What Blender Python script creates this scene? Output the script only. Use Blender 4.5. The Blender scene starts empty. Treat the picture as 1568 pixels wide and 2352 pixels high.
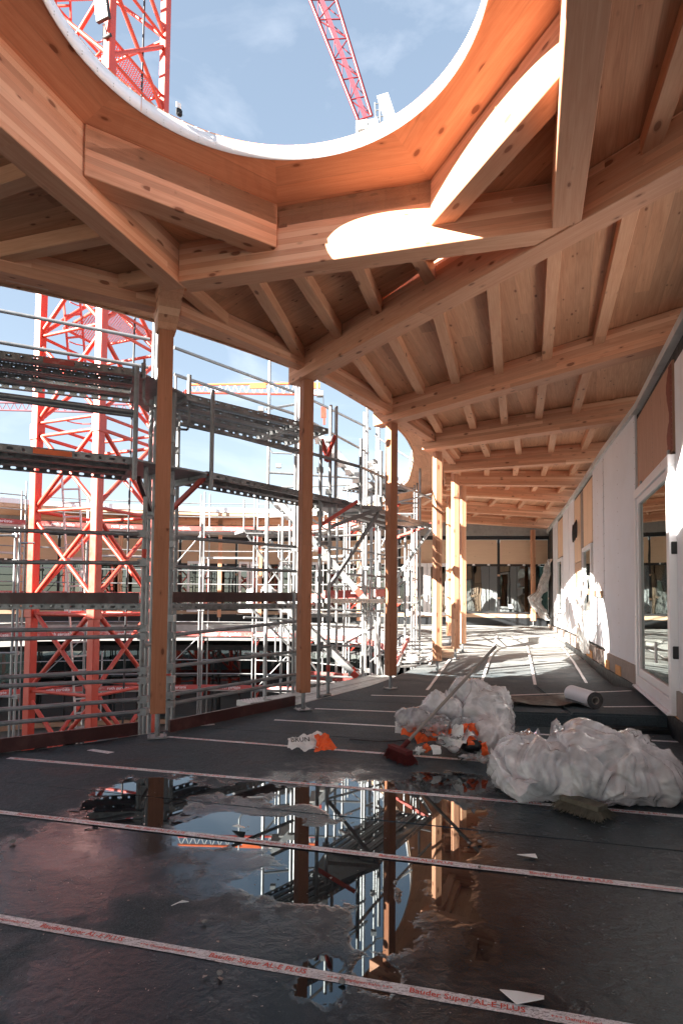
import bpy, bmesh, math, random
from mathutils import Vector, Matrix, noise
from mathutils.geometry import tessellate_polygon
random.seed(7)
SC = bpy.context.scene
COL = SC.collection
RAD = math.radians

# ------------------------------------------------------------------ camera
EYE = 1.29
PITCH, ROLL = RAD(2.57), .0088
cam_d = bpy.data.cameras.new('camera'); cam = bpy.data.objects.new('camera', cam_d); COL.objects.link(cam)
cam_d.sensor_fit = 'VERTICAL'; cam_d.sensor_height = 36.; cam_d.lens = 1390./2352*36
cam_d.shift_y = (1314-1176)/2352
cam_d.clip_start = .05; cam_d.clip_end = 3000
CR = Matrix.Rotation(math.pi/2+PITCH, 3, 'X') @ Matrix.Rotation(ROLL, 3, 'Z')
cam.matrix_world = Matrix.Translation((0, 0, EYE)) @ CR.to_4x4()
SC.camera = cam

def ray(x, y): return CR @ Vector(((x-784)/1390., -(y-1314)/1390., -1.))
def atz(x, y, z):
    d = ray(x, y); return Vector((0, 0, EYE)) + d*((z-EYE)/d.z)
def aty(x, y, Y):
    d = ray(x, y); return Vector((0, 0, EYE)) + d*(Y/d.y)
def onplane(x, y, a, b):
    d = ray(x, y); n = Vector((b[1]-a[1], -(b[0]-a[0]), 0)); o = Vector((0, 0, EYE))
    return o + d*(((Vector((a[0], a[1], 0))-o).dot(n))/d.dot(n))

# ------------------------------------------------------------------ light
SUN_EL, SUN_TRAVEL = 25., 60.          # travel: clockwise from +Y
w = bpy.data.worlds.new('World'); SC.world = w; w.use_nodes = True
nt = w.node_tree; nt.nodes.clear()
out = nt.nodes.new('ShaderNodeOutputWorld'); bg = nt.nodes.new('ShaderNodeBackground')
sky = nt.nodes.new('ShaderNodeTexSky'); sky.sky_type = 'NISHITA'; sky.sun_disc = False
sky.sun_elevation = RAD(SUN_EL); sky.sun_rotation = RAD(SUN_TRAVEL+180)
sky.air_density = 1.0; sky.dust_density = .6; sky.ozone_density = 1.2
bg.inputs[1].default_value = .15
tc = nt.nodes.new('ShaderNodeTexCoord'); mp = nt.nodes.new('ShaderNodeMapping'); mp.inputs['Scale'].default_value = (1.2, 1.2, 3.2)
nz = nt.nodes.new('ShaderNodeTexNoise'); nz.inputs['Scale'].default_value = 2.6; nz.inputs['Detail'].default_value = 7; nz.inputs['Roughness'].default_value = .55
nz.inputs['Distortion'].default_value = .5
cr = nt.nodes.new('ShaderNodeMapRange'); cr.inputs['From Min'].default_value = .5; cr.inputs['From Max'].default_value = .8; cr.inputs['To Max'].default_value = .4
mx = nt.nodes.new('ShaderNodeMix'); mx.data_type = 'RGBA'; mx.inputs['B'].default_value = (1.5, 1.55, 1.65, 1)
nt.links.new(tc.outputs['Generated'], mp.inputs[0]); nt.links.new(mp.outputs[0], nz.inputs[0]); nt.links.new(nz.outputs[0], cr.inputs[0])
nt.links.new(cr.outputs[0], mx.inputs['Factor']); gm = nt.nodes.new('ShaderNodeGamma'); gm.inputs[1].default_value = .52; hs = nt.nodes.new('ShaderNodeHueSaturation'); hs.inputs['Saturation'].default_value = 1.08; hs.inputs['Value'].default_value = .43
nt.links.new(sky.outputs[0], gm.inputs[0]); nt.links.new(gm.outputs[0], hs.inputs['Color']); nt.links.new(hs.outputs[0], mx.inputs['A']); nt.links.new(mx.outputs['Result'], bg.inputs[0])
nt.links.new(bg.outputs[0], out.inputs[0])
sl = bpy.data.lights.new('sun', 'SUN'); sl.energy = 5.0; sl.angle = RAD(.53); sl.color = (1., .93, .82)
so = bpy.data.objects.new('sun', sl); COL.objects.link(so)
_e, _a = RAD(SUN_EL), RAD(SUN_TRAVEL)
SUND = Vector((math.sin(_a)*math.cos(_e), math.cos(_a)*math.cos(_e), -math.sin(_e)))
so.rotation_euler = SUND.to_track_quat('-Z', 'Y').to_euler()
so.location = (-30, -20, 30)
SC.view_settings.view_transform = 'Standard'; SC.view_settings.look = 'None'
SC.view_settings.exposure = 3.0; SC.view_settings.gamma = 1.0; SC.view_settings.use_curve_mapping = False
SC.cycles.use_denoising = True
SC.cycles.max_bounces = 10; SC.cycles.diffuse_bounces = 5; SC.cycles.glossy_bounces = 5; SC.cycles.transparent_max_bounces = 24
SC.cycles.caustics_reflective = False; SC.cycles.caustics_refractive = False
SC.cycles.sample_clamp_indirect = 6

# ------------------------------------------------------------------ materials
class NT:
    def __init__(s, name):
        s.m = bpy.data.materials.new(name); s.m.use_nodes = True; s.t = s.m.node_tree; s.t.nodes.clear()
        s.out = s.t.nodes.new('ShaderNodeOutputMaterial')
    def n(s, typ, **k):
        nd = s.t.nodes.new('ShaderNode'+typ)
        for a, b in k.items():
            if a.startswith('i_'):
                nd.inputs[a[2:].replace('_', ' ')].default_value = b
            else: setattr(nd, a, b)
        return nd
    def l(s, a, b): s.t.links.new(a, b)
    def math(s, op, a, b=None, c=None, clamp=False):
        nd = s.t.nodes.new('ShaderNodeMath'); nd.operation = op; nd.use_clamp = clamp
        for i, v in enumerate((a, b, c)):
            if v is None: continue
            if isinstance(v, (int, float)): nd.inputs[i].default_value = v
            else: s.l(v, nd.inputs[i])
        return nd.outputs[0]
    def mr(s, v, a, b, c=0., d=1., smooth=False):
        nd = s.n('MapRange'); nd.inputs[1].default_value = a; nd.inputs[2].default_value = b; nd.inputs[3].default_value = c; nd.inputs[4].default_value = d
        if smooth: nd.interpolation_type = 'SMOOTHSTEP'
        s.l(v, nd.inputs[0]); return nd.outputs[0]
    def mix(s, f, a, b, blend='MIX'):
        nd = s.n('Mix', data_type='RGBA', blend_type=blend)
        for k, v in (('Factor', f), ('A', a), ('B', b)):
            if isinstance(v, (int, float)): nd.inputs[k].default_value = v
            elif isinstance(v, tuple): nd.inputs[k].default_value = (*v, 1)
            else: s.l(v, nd.inputs[k])
        return nd.outputs['Result']
    def noise(s, vec, scale, detail=4, rough=.5, dist=0.):
        nd = s.n('TexNoise'); nd.inputs['Scale'].default_value = scale; nd.inputs['Detail'].default_value = detail
        nd.inputs['Roughness'].default_value = rough; nd.inputs['Distortion'].default_value = dist
        if vec is not None: s.l(vec, nd.inputs['Vector'])
        return nd.outputs[0]
    def mapping(s, vec, scale=(1, 1, 1), loc=(0, 0, 0), rot=(0, 0, 0)):
        nd = s.n('Mapping'); nd.inputs['Scale'].default_value = scale; nd.inputs['Location'].default_value = loc; nd.inputs['Rotation'].default_value = rot
        s.l(vec, nd.inputs[0]); return nd.outputs[0]
    def bsdf(s, col, rough=.5, metal=0., spec=.5, bump=None, bstr=.3, bdist=.01, **k):
        b = s.n('BsdfPrincipled')
        for key, v in (('Base Color', col), ('Roughness', rough), ('Metallic', metal), ('Specular IOR Level', spec)):
            if isinstance(v, (int, float)): b.inputs[key].default_value = v
            elif isinstance(v, tuple): b.inputs[key].default_value = (*v, 1)
            else: s.l(v, b.inputs[key])
        if bump is not None:
            bp = s.n('Bump'); bp.inputs['Distance'].default_value = bdist
            if isinstance(bstr, (int, float)): bp.inputs['Strength'].default_value = bstr
            else: s.l(bstr, bp.inputs['Strength'])
            s.l(bump, bp.inputs['Height']); s.l(bp.outputs[0], b.inputs['Normal'])
        for a, v in k.items(): b.inputs[a.replace('_', ' ')].default_value = v
        return b
    def done(s, sh): s.l(sh if not hasattr(sh, 'outputs') else sh.outputs[0], s.out.inputs[0]); return s.m

def wood(name, base, dark, lam=.04, axis=2, kn=1., tone=.22, knscale=1., pale=None):
    t = NT(name)
    tc = t.n('TexCoord'); oi = t.n('ObjectInfo')
    off = t.n('Combine XYZ'.replace(' ', '')) if False else t.n('CombineXYZ')
    t.l(t.math('MULTIPLY', oi.outputs['Random'], 37.), off.inputs[0]); t.l(t.math('MULTIPLY', oi.outputs['Random'], 11.), off.inputs[1])
    sep = t.n('SeparateXYZ'); t.l(tc.outputs['Object'], sep.inputs[0])
    li = t.math('FLOOR', t.math('DIVIDE', sep.outputs[axis], lam))
    # board length joints: each lamella is cut into lengths
    xl = t.math('FLOOR', t.math('ADD', t.math('DIVIDE', sep.outputs[0], 2.3), t.math('MULTIPLY', li, .37)))
    wn = t.n('TexWhiteNoise', noise_dimensions='3D'); cc = t.n('CombineXYZ'); t.l(li, cc.inputs[0]); t.l(xl, cc.inputs[1]); t.l(t.math('MULTIPLY', oi.outputs['Random'], 50), cc.inputs[2]); t.l(cc.outputs[0], wn.inputs[0])
    sh = t.n('VectorMath', operation='ADD'); t.l(tc.outputs['Object'], sh.inputs[0])
    lo = t.n('VectorMath', operation='MULTIPLY'); t.l(wn.outputs['Color'], lo.inputs[0]); lo.inputs[1].default_value = (9, 3, 3)
    lo2 = t.n('VectorMath', operation='ADD'); t.l(lo.outputs[0], lo2.inputs[0]); t.l(off.outputs[0], lo2.inputs[1]); t.l(lo2.outputs[0], sh.inputs[1])
    v = sh.outputs[0]
    g1 = t.noise(t.mapping(v, (1.3, 26, 26)), 1.6, 3, .55, 1.2)
    g2 = t.noise(t.mapping(v, (5, 150, 150)), 1.2, 2, .6, .3)
    pass
    f = t.math('ADD', t.math('MULTIPLY', g1, .5), t.math('MULTIPLY', g2, .25))
    g3 = t.noise(t.mapping(v, (.8, 9, 9)), 1.3, 2, .5, 2.2); f = t.math('ADD', f, t.math('MULTIPLY', g3, .3))
    f = t.mr(f, .36, .70)
    c = t.mix(f, dark, base)
    tn = t.mr(wn.outputs['Value'], 0, 1, 1-tone, 1+tone*.6)
    cb = t.n('CombineColor'); [t.l(tn, cb.inputs[i]) for i in range(3)]
    c = t.mix(1., c, cb.outputs[0], 'MULTIPLY')
    if pale:
        pm = t.mr(wn.outputs['Value'], .8, .86); c = t.mix(t.math('MULTIPLY', pm, .5), c, pale)
    # knots
    vo = t.n('TexVoronoi', feature='F1'); vo.inputs['Scale'].default_value = 9.5*knscale; t.l(t.mapping(v, (.55, 1.25, 1.25)), vo.inputs[0])
    kn_r = t.mr(t.n('TexNoise').outputs[0], 0, 1) if False else None
    sc2 = t.n('SeparateColor'); t.l(vo.outputs['Color'], sc2.inputs[0])
    rad = t.mr(sc2.outputs[0], .35, 1., 0., .22*kn)
    km = t.math('SUBTRACT', rad, vo.outputs['Distance']); km2 = t.mr(km, -.012, .03, 0, 1, True)
    halo = t.mr(km, -.12, .0, 0, .5, True)
    halo = t.math('MULTIPLY', halo, t.math('GREATER_THAN', rad, .012))
    km2 = t.math('MULTIPLY', km2, t.math('GREATER_THAN', rad, .012))
    c = t.mix(halo, c, tuple(x*.62 for x in dark)); c = t.mix(t.math('MULTIPLY', km2, .85), c, (dark[0]*.36, dark[1]*.27, dark[2]*.24))
    # fine dark glue line between lamellas
    fr = t.math('FRACT', t.math('DIVIDE', sep.outputs[axis], lam)); ln = t.math('LESS_THAN', t.math('ABSOLUTE', t.math('SUBTRACT', fr, .5)), .47)
    ll = t.mr(ln, 0, 1, .9, 1.); cb2 = t.n('CombineColor'); [t.l(ll, cb2.inputs[i]) for i in range(3)]
    c = t.mix(1., c, cb2.outputs[0], 'MULTIPLY')
    return t.done(t.bsdf(c, .62, spec=.3, bump=f, bstr=.12, bdist=.003))

M = {}
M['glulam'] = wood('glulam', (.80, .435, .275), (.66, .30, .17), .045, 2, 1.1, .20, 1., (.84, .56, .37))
M['glulam_shaded'] = wood('glulam_post_shaded', (.47, .20, .11), (.36, .14, .07), .045, 1, .8, .08)  # same glulam for the near posts, their shade put into a darker, redder colour
M['purlin'] = wood('purlin_wood', (.78, .44, .27), (.64, .31, .175), .4, 2, 1., .10)
M['board'] = wood('ceiling_board', (.68, .375, .225), (.50, .24, .13), .13, 1, .75, .18, 1.25)
M['lining'] = wood('lining_wood', (.76, .38, .23), (.62, .26, .14), .16, 1, .85, .10, .8)
M['ply'] = wood('plywood', (.86, .64, .46), (.78, .55, .38), 1.2, 1, .35, .08, .6)
M['ply_red'] = wood('stained_plywood', (.62, .38, .28), (.48, .26, .18), 1.2, 2, .4, .1, .6)
M['stain'] = wood('red_brown_stain', (.26, .07, .045), (.18, .045, .03), 1.2, 1, .3, .1)
M['plank'] = wood('raw_plank', (.66, .47, .34), (.52, .34, .23), .2, 1, .8, .1)

def simple(name, col, rough=.5, metal=0., spec=.5, nscale=8., namt=.15, bump=.1, bdist=.004, dirt=None, dirt_amt=.5, **k):
    t = NT(name); tc = t.n('TexCoord'); oi = t.n('ObjectInfo'); g = t.n('NewGeometry')
    v = g.outputs['Position']
    n1 = t.noise(v, nscale, 5, .6); n2 = t.noise(v, nscale*.22, 3, .5)
    f = t.math('ADD', t.math('MULTIPLY', n1, .6), t.math('MULTIPLY', n2, .4)); m = t.mr(f, .3, .7, 1-namt, 1+namt)
    m = t.math('MULTIPLY', m, t.mr(oi.outputs['Random'], 0, 1, .93, 1.05))
    cb = t.n('CombineColor'); [t.l(m, cb.inputs[i]) for i in range(3)]
    c = t.mix(1., col, cb.outputs[0], 'MULTIPLY')
    if dirt:
        d = t.mr(t.noise(v, nscale*.6, 6, .7), .52, .68, 0, dirt_amt); c = t.mix(d, c, dirt)
    r = t.mr(n1, .3, .7, max(.02, rough-.1), min(1, rough+.12))
    return t.done(t.bsdf(c, r, metal, spec, bump=n1, bstr=bump, bdist=bdist, **k))
M['galv'] = simple('galvanised_steel', (.31, .32, .33), .45, .55, .5, 14, .2, .15, dirt=(.22, .2, .19), dirt_amt=.5)
M['galv_dark'] = simple('weathered_steel', (.26, .27, .28), .5, .5, .5, 14, .25, .2, dirt=(.12, .10, .09), dirt_amt=.6)
M['alu'] = simple('aluminium', (.52, .52, .52), .4, .35, .5, 10, .12, .1, dirt=(.4, .38, .35), dirt_amt=.35)
M['hole'] = simple('slot_shadow', (.03, .03, .03), .9, 0, .1)
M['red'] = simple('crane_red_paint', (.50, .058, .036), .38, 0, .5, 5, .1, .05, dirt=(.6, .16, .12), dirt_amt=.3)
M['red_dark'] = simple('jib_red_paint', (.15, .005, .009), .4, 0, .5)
M['red_pale'] = simple('jib_walkway_grating', (.17, .035, .055), .6)
M['orange'] = simple('orange_paint', (.80, .16, .05), .5)
M['toe_brown'] = simple('brown_toe_board_paint', (.05, .013, .012), .42, 0, .5, 9, .3, .2, dirt=(.2, .1, .09), dirt_amt=.25)
M['toe_red'] = simple('red_toe_board_paint', (.48, .10, .09), .6, 0, .4, 4, .2, .2, dirt=(.72, .62, .6), dirt_amt=.85)
M['bracket_red'] = simple('bracket_red_paint', (.52, .06, .04), .5)
M['white_metal'] = simple('white_sheet_metal', (.84, .85, .88), .35, 0, .5, 3, .04, .03)
M['white_frame'] = simple('white_window_frame', (.88, .88, .91), .35, 0, .5, 3, .03, .02)
M['white_paint'] = simple('white_machinery_paint', (.55, .55, .55), .4, 0, .5)
M['panel'] = simple('white_fibre_panel', (.81, .82, .87), .8, 0, .2, 2., .05, .1, dirt=(.70, .67, .66), dirt_amt=.25)
M['sill'] = simple('grey_wood_sill', (.34, .28, .25), .8, 0, .2, 12, .2, .2)
M['black'] = simple('black_rubber_seal', (.018, .018, .02), .6)
M['concrete'] = simple('grey_concrete', (.36, .36, .35), .85, 0, .2, 7, .18, .3, dirt=(.2, .2, .19))
M['fascia'] = simple('pale_slab_fascia', (.62, .62, .61), .7, 0, .3, 3, .15, .1, dirt=(.35, .34, .33))
M['paper'] = simple('white_paper', (.86, .86, .85), .7, 0, .3, 20, .05, .1)
M['sack_white'] = simple('white_sack_paper', (.82, .81, .80), .55, 0, .4, 20, .08, .2)
M['sack_orange'] = simple('orange_sack_paper', (.85, .13, .03), .5, 0, .4, 20, .1, .2)
M['ink_red'] = simple('red_print', (.70, .10, .07), .6, 0, .3, 20, .1, 0)
M['ink_white'] = simple('white_print', (.88, .88, .88), .6, 0, .3, 20, .02, 0)
M['ink_black'] = simple('black_print', (.03, .03, .03), .6, 0, .3, 20, .02, 0)
M['bristle_red'] = simple('red_bristle', (.12, .018, .018), .7, 0, .3, 30, .4, 0)
M['bristle_grey'] = simple('grey_bristle', (.15, .135, .105), .8, 0, .2, 30, .4, 0)
M['roll_face'] = simple('silver_membrane_backing', (.70, .72, .78), .4, 0, .5, 6, .05, .05)
M['bitumen'] = simple('black_bitumen_edge', (.012, .014, .017), .5, 0, .5, 18, .3, .4)
M['cardboard'] = simple('cardboard_core', (.33, .29, .26), .9)
M['lens'] = simple('lamp_lens', (.75, .76, .76), .2, 0, .6)
M['stone'] = simple('grey_pebble', (.25, .24, .23), .8)
M['insul'] = simple('orange_insulation', (.70, .36, .16), .8, 0, .2, 14, .2, .3)
M['rope'] = simple('black_cable_sheath', (.02, .02, .025), .5)
M['ground'] = simple('courtyard_ground', (.22, .21, .2), .9, 0, .2, 1.5, .25, .3)
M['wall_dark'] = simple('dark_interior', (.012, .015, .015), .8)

def glass(name, tint, refl=.5):
    t = NT(name); g = t.n('NewGeometry')
    n = t.noise(g.outputs['Position'], .9, 2, .5)
    fr = t.n('Fresnel'); fr.inputs[0].default_value = 1.9
    bp = t.n('Bump'); bp.inputs['Strength'].default_value = .25; bp.inputs['Distance'].default_value = .012; t.l(n, bp.inputs['Height'])
    gl = t.n('BsdfGlossy'); gl.inputs['Roughness'].default_value = .015; gl.inputs['Color'].default_value = (.85, .92, .9, 1); t.l(bp.outputs[0], gl.inputs['Normal'])
    tr = t.n('BsdfTransparent'); tr.inputs[0].default_value = (*tint, 1)
    mx = t.n('MixShader'); t.l(t.math('ADD', t.math('MULTIPLY', fr.outputs[0], refl), .12, clamp=True), mx.inputs[0]); t.l(tr.outputs[0], mx.inputs[1]); t.l(gl.outputs[0], mx.inputs[2])
    return t.done(mx)
M['glass'] = glass('window_glass', (.13, .18, .18), .9)
M['glass_door'] = glass('door_glass', (.16, .20, .20), 1.0)

def plastic(name, opac=.62, tint=(.88, .87, .90), gloss=1.1, bmp=.55):
    t = NT(name); g = t.n('NewGeometry'); v = g.outputs['Position']
    n1 = t.noise(v, 7, 3, .5, .8); n2 = t.noise(t.mapping(v, (1, 1, 1.6)), 11, 2, .5, 1.2); n3 = t.noise(v, 26, 2, .5, .6)
    rg = lambda q, k: t.math('MULTIPLY', t.math('ABSOLUTE', t.math('SUBTRACT', q, .5)), k)
    vv = t.n('TexVoronoi', feature='F1'); vv.inputs['Scale'].default_value = 7.; t.l(t.mapping(v, (1, 1, 1.3)), vv.inputs[0])
    v2 = t.n('TexVoronoi', feature='F1'); v2.inputs['Scale'].default_value = 19.; t.l(v, v2.inputs[0])
    h = t.math('ADD', t.math('MULTIPLY', v2.outputs['Distance'], .12), t.math('ADD', rg(n1, 1.3), t.math('MULTIPLY', vv.outputs['Distance'], .7)))
    bp = t.n('Bump'); bp.inputs['Strength'].default_value = bmp; bp.inputs['Distance'].default_value = .025; t.l(h, bp.inputs['Height'])
    df = t.n('BsdfDiffuse'); df.inputs[0].default_value = (*tint, 1); t.l(bp.outputs[0], df.inputs['Normal'])
    tl = t.n('BsdfTranslucent'); tl.inputs[0].default_value = (*tint, 1); t.l(bp.outputs[0], tl.inputs['Normal'])
    m1 = t.n('MixShader'); m1.inputs[0].default_value = .28; t.l(df.outputs[0], m1.inputs[1]); t.l(tl.outputs[0], m1.inputs[2])
    tr = t.n('BsdfTransparent'); tr.inputs[0].default_value = (.93, .93, .94, 1)
    m2 = t.n('MixShader'); t.l(t.mr(n1, .35, .65, opac-.22, opac+.2), m2.inputs[0]); t.l(tr.outputs[0], m2.inputs[1]); t.l(m1.outputs[0], m2.inputs[2])
    gl = t.n('BsdfGlossy'); gl.inputs['Roughness'].default_value = .12; t.l(bp.outputs[0], gl.inputs['Normal'])
    fr = t.n('Fresnel'); fr.inputs[0].default_value = 1.5; t.l(bp.outputs[0], fr.inputs['Normal'])
    m3 = t.n('MixShader'); t.l(t.math('MULTIPLY', fr.outputs[0], gloss, clamp=True), m3.inputs[0]); t.l(m2.outputs[0], m3.inputs[1]); t.l(gl.outputs[0], m3.inputs[2])
    return t.done(m3)
M['plastic'] = plastic('milky_plastic_film', .82, (.95, .95, .97), 1.25)
M['sheet_film'] = plastic('hanging_sheet_film', .96, (.93, .93, .93), .5, .15)
M['plastic_clear'] = plastic('clear_plastic_film', .42)

def perf(name, col, sx, sy, r, metal=.5):
    """steel sheet with real see-through punched holes (object coords)"""
    t = NT(name); tc = t.n('TexCoord'); sep = t.n('SeparateXYZ'); t.l(tc.outputs['Object'], sep.inputs[0])
    row = t.math('FLOOR', t.math('DIVIDE', sep.outputs[1], sy)); odd = t.math('MULTIPLY', t.math('MODULO', t.math('ABSOLUTE', row), 2.), .5)
    fx = t.math('SUBTRACT', t.math('FRACT', t.math('ADD', t.math('DIVIDE', sep.outputs[0], sx), odd)), .5)
    fy = t.math('SUBTRACT', t.math('FRACT', t.math('DIVIDE', sep.outputs[1], sy)), .5)
    d = t.math('ADD', t.math('POWER', t.math('MULTIPLY', fx, sx), 2), t.math('POWER', t.math('MULTIPLY', fy, sy), 2))
    hole = t.math('LESS_THAN', d, r*r)
    g = t.n('NewGeometry'); n1 = t.noise(g.outputs['Position'], 9, 4, .6)
    c = t.mix(t.mr(n1, .35, .7), tuple(x*.7 for x in col), col)
    b = t.bsdf(c, .45, metal); tr = t.n('BsdfTransparent'); mx = t.n('MixShader')
    t.l(hole, mx.inputs[0]); t.l(b.outputs[0], mx.inputs[1]); t.l(tr.outputs[0], mx.inputs[2]); return t.done(mx)
M['perf'] = perf('perforated_deck_steel', (.34, .35, .36), .034, .03, .009)
def flange(name, col):
    t = NT(name); tc = t.n('TexCoord'); sep = t.n('SeparateXYZ'); t.l(tc.outputs['Object'], sep.inputs[0])
    fx = t.math('SUBTRACT', t.math('FRACT', t.math('DIVIDE', sep.outputs[0], .11)), .5); odd = t.math('MODULO', t.math('FLOOR', t.math('DIVIDE', sep.outputs[0], .11)), 2.)
    rx = t.mr(odd, 0, 1, .12, .24); ax = t.math('DIVIDE', fx, rx); az = t.math('DIVIDE', t.math('ADD', sep.outputs[2], .035), .013)
    hole = t.math('LESS_THAN', t.math('ADD', t.math('POWER', t.math('ABSOLUTE', ax), 3), t.math('POWER', t.math('ABSOLUTE', az), 3)), 1.)
    g = t.n('NewGeometry'); n1 = t.noise(g.outputs['Position'], 11, 5, .65)
    c = t.mix(t.mr(n1, .4, .65), tuple(x*.55 for x in col), col)
    b = t.bsdf(c, .45, .5); tr = t.n('BsdfTransparent'); mx = t.n('MixShader'); t.l(hole, mx.inputs[0]); t.l(b.outputs[0], mx.inputs[1]); t.l(tr.outputs[0], mx.inputs[2]); return t.done(mx)
M['flange'] = flange('slotted_flange_steel', (.33, .33, .33))
M['perf_light'] = perf('perforated_walkway_steel', (.62, .62, .61), .045, .04, .012, .3)
M['perf_pink'] = perf('crane_platform_mesh', (.72, .16, .16), .06, .05, .019, 0.)

# floor membrane: dry mineral surface, damp patches and standing water, all in world metres
def floor_mat():
    t = NT('bitumen_membrane'); g = t.n('NewGeometry'); P = g.outputs['Position']; oi = t.n('ObjectInfo')
    fine = t.noise(P, 420, 2, .7); mid = t.noise(P, 34, 4, .6); big = t.noise(P, 2.1, 5, .6); edge = t.noise(P, 5.5, 6, .62, .4); rip = t.noise(t.mapping(P, (1, 1, 1), rot=(0, 0, .5)), 13, 4, .6, .5)
    blobs = []
    def blob(px, py, ax, ay, rot=0.):
        c = atz(px, py, 0); ex = (atz(px+ax, py, 0)-c).length; ey = (atz(px, py-ay, 0)-atz(px, py+ay, 0)).length/2
        m = t.n('VectorMath', operation='SUBTRACT'); t.l(P, m.inputs[0]); m.inputs[1].default_value = (c.x, c.y, 0)
        v = t.mapping(m.outputs[0], (1/ex, 1/ey, 0), rot=(0, 0, rot))
        ln = t.n('VectorMath', operation='LENGTH'); t.l(v, ln.inputs[0]); return t.math('SUBTRACT', 1., ln.outputs['Value'])
    def maxof(L):
        r = L[0]
        for q in L[1:]: r = t.math('MAXIMUM', r, q)
        return r
    P1 = maxof([blob(345, 1835, 150, 62), blob(300, 1868, 120, 34), blob(560, 1905, 190, 50), blob(790, 1945, 200, 80), blob(800, 1830, 210, 42), blob(570, 1812, 70, 22),
                blob(760, 2030, 240, 60), blob(960, 1870, 170, 90), blob(880, 2010, 110, 120), blob(1010, 1960, 60, 150), blob(1040, 1800, 110, 30), blob(880, 2140, 85, 70), blob(735, 2255, 75, 60), blob(860, 2235, 60, 60)])
    P3 = maxof([blob(880, 2160, 130, 130), blob(770, 2280, 200, 130), blob(1020, 2000, 150, 200), blob(600, 2000, 260, 90), blob(330, 1900, 260, 90)])
    DRYSPOT = maxof([blob(460, 1846, 70, 26), blob(700, 1862, 70, 20), blob(600, 1868, 90, 12), blob(905, 2030, 20, 60)])
    P2 = maxof([blob(1200, 2030, 560, 290), blob(1250, 2290, 520, 230), blob(1400, 1930, 300, 100), blob(520, 2230, 330, 170), blob(760, 1890, 420, 170), blob(200, 1970, 300, 140), blob(300, 2260, 360, 130)])
    nn = t.math('MULTIPLY', t.math('SUBTRACT', edge, .5), 1.5)
    w1 = t.math('SUBTRACT', t.math('ADD', P1, nn), t.math('MULTIPLY', t.math('MAXIMUM', DRYSPOT, 0.), .6))
    # shallow film where membrane laps stand out of the water
    w1 = t.math('ADD', t.math('ADD', w1, .06), t.math('MULTIPLY', t.math('SUBTRACT', mid, .5), .28)); water = t.mr(w1, -.02, .20, 0, 1, True)
    thin = t.mr(t.math('ADD', P3, nn), -.2, .5, 0, 1, True)
    damp = t.mr(t.math('ADD', P2, t.math('MULTIPLY', nn, .8)), -.05, .35, 0, 1, True)
    # scattered damp spots over the farther floor
    spots = t.mr(t.noise(P, 3.2, 4, .6), .56, .6, 0, .8)
    near = t.n('SeparateXYZ'); t.l(P, near.inputs[0])
    spots = t.math('MULTIPLY', spots, t.mr(near.outputs[1], 8.5, 7.5)); spots = t.math('MULTIPLY', spots, t.mr(near.outputs[1], 3.2, 4.2))
    spots = t.math('MULTIPLY', spots, t.mr(near.outputs[0], 1.6, .6))
    dry = t.mix(t.mr(big, .3, .7), (.022, .034, .042), (.052, .070, .082))
    dry = t.mix(t.mr(fine, .42, .68, 0, .6), dry, (.09, .105, .12))
    dry = t.mix(t.mr(mid, .55, .75, 0, .5), dry, (.10, .115, .125))
    speck = t.noise(P, 150, 3, .8); dry = t.mix(t.mr(speck, .52, .66, 0, .75), dry, (.13, .16, .18)); dry = t.mix(t.mr(speck, .46, .34, 0, .6), dry, (.010, .014, .018))
    far = t.mr(t.math('ADD', near.outputs[1], t.math('MULTIPLY', big, 4.)), 11.5, 15.5); dry = t.mix(t.math('MULTIPLY', far, .9), dry, (.30, .30, .295))  # farther floor paled: its sunlit brightness is put into the base colour
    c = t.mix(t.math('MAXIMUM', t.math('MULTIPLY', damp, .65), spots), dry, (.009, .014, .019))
    c = t.mix(t.math('MULTIPLY', thin, .5), c, (.016, .021, .025)); c = t.mix(water, c, (.010, .013, .016))
    rd = t.mr(mid, .3, .7, .62, .85); rdamp = t.mr(t.math('ADD', t.math('MULTIPLY', rip, .6), t.math('MULTIPLY', mid, .4)), .35, .65, .09, .30)
    r = t.n('Mix', data_type='FLOAT'); t.l(damp, r.inputs[0]); t.l(rd, r.inputs[2]); t.l(rdamp, r.inputs[3])
    r1 = t.n('Mix', data_type='FLOAT'); t.l(spots, r1.inputs[0]); t.l(r.outputs[0], r1.inputs[2]); r1.inputs[3].default_value = .5
    r15 = t.n('Mix', data_type='FLOAT'); t.l(thin, r15.inputs[0]); t.l(r1.outputs[0], r15.inputs[2]); t.l(t.mr(rip, .35, .65, .05, .17), r15.inputs[3])
    r2 = t.n('Mix', data_type='FLOAT'); t.l(water, r2.inputs[0]); t.l(r15.outputs[0], r2.inputs[2]); r2.inputs[3].default_value = .012
    dryh = t.math('ADD', t.math('MULTIPLY', fine, .30), t.math('MULTIPLY', mid, .7)); dryh = t.math('ADD', dryh, t.math('MULTIPLY', rip, 2.4))
    hh = t.math('MULTIPLY', dryh, t.math('SUBTRACT', 1., t.math('MULTIPLY', water, .997)))
    bs = t.math('MULTIPLY', t.mr(damp, 0, 1, .9, .38), t.mr(thin, 0, 1, 1., .25))
    b = t.bsdf(c, r2.outputs[0], 0., .45, bump=hh, bstr=bs, bdist=.006)
    b.inputs['Specular Tint'].default_value = (.72, .92, 1, 1)
    t.l(t.mr(water, 0, 1, .34, .95), b.inputs['Specular IOR Level'])
    return t.done(b)
M['floor'] = floor_mat()

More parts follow.
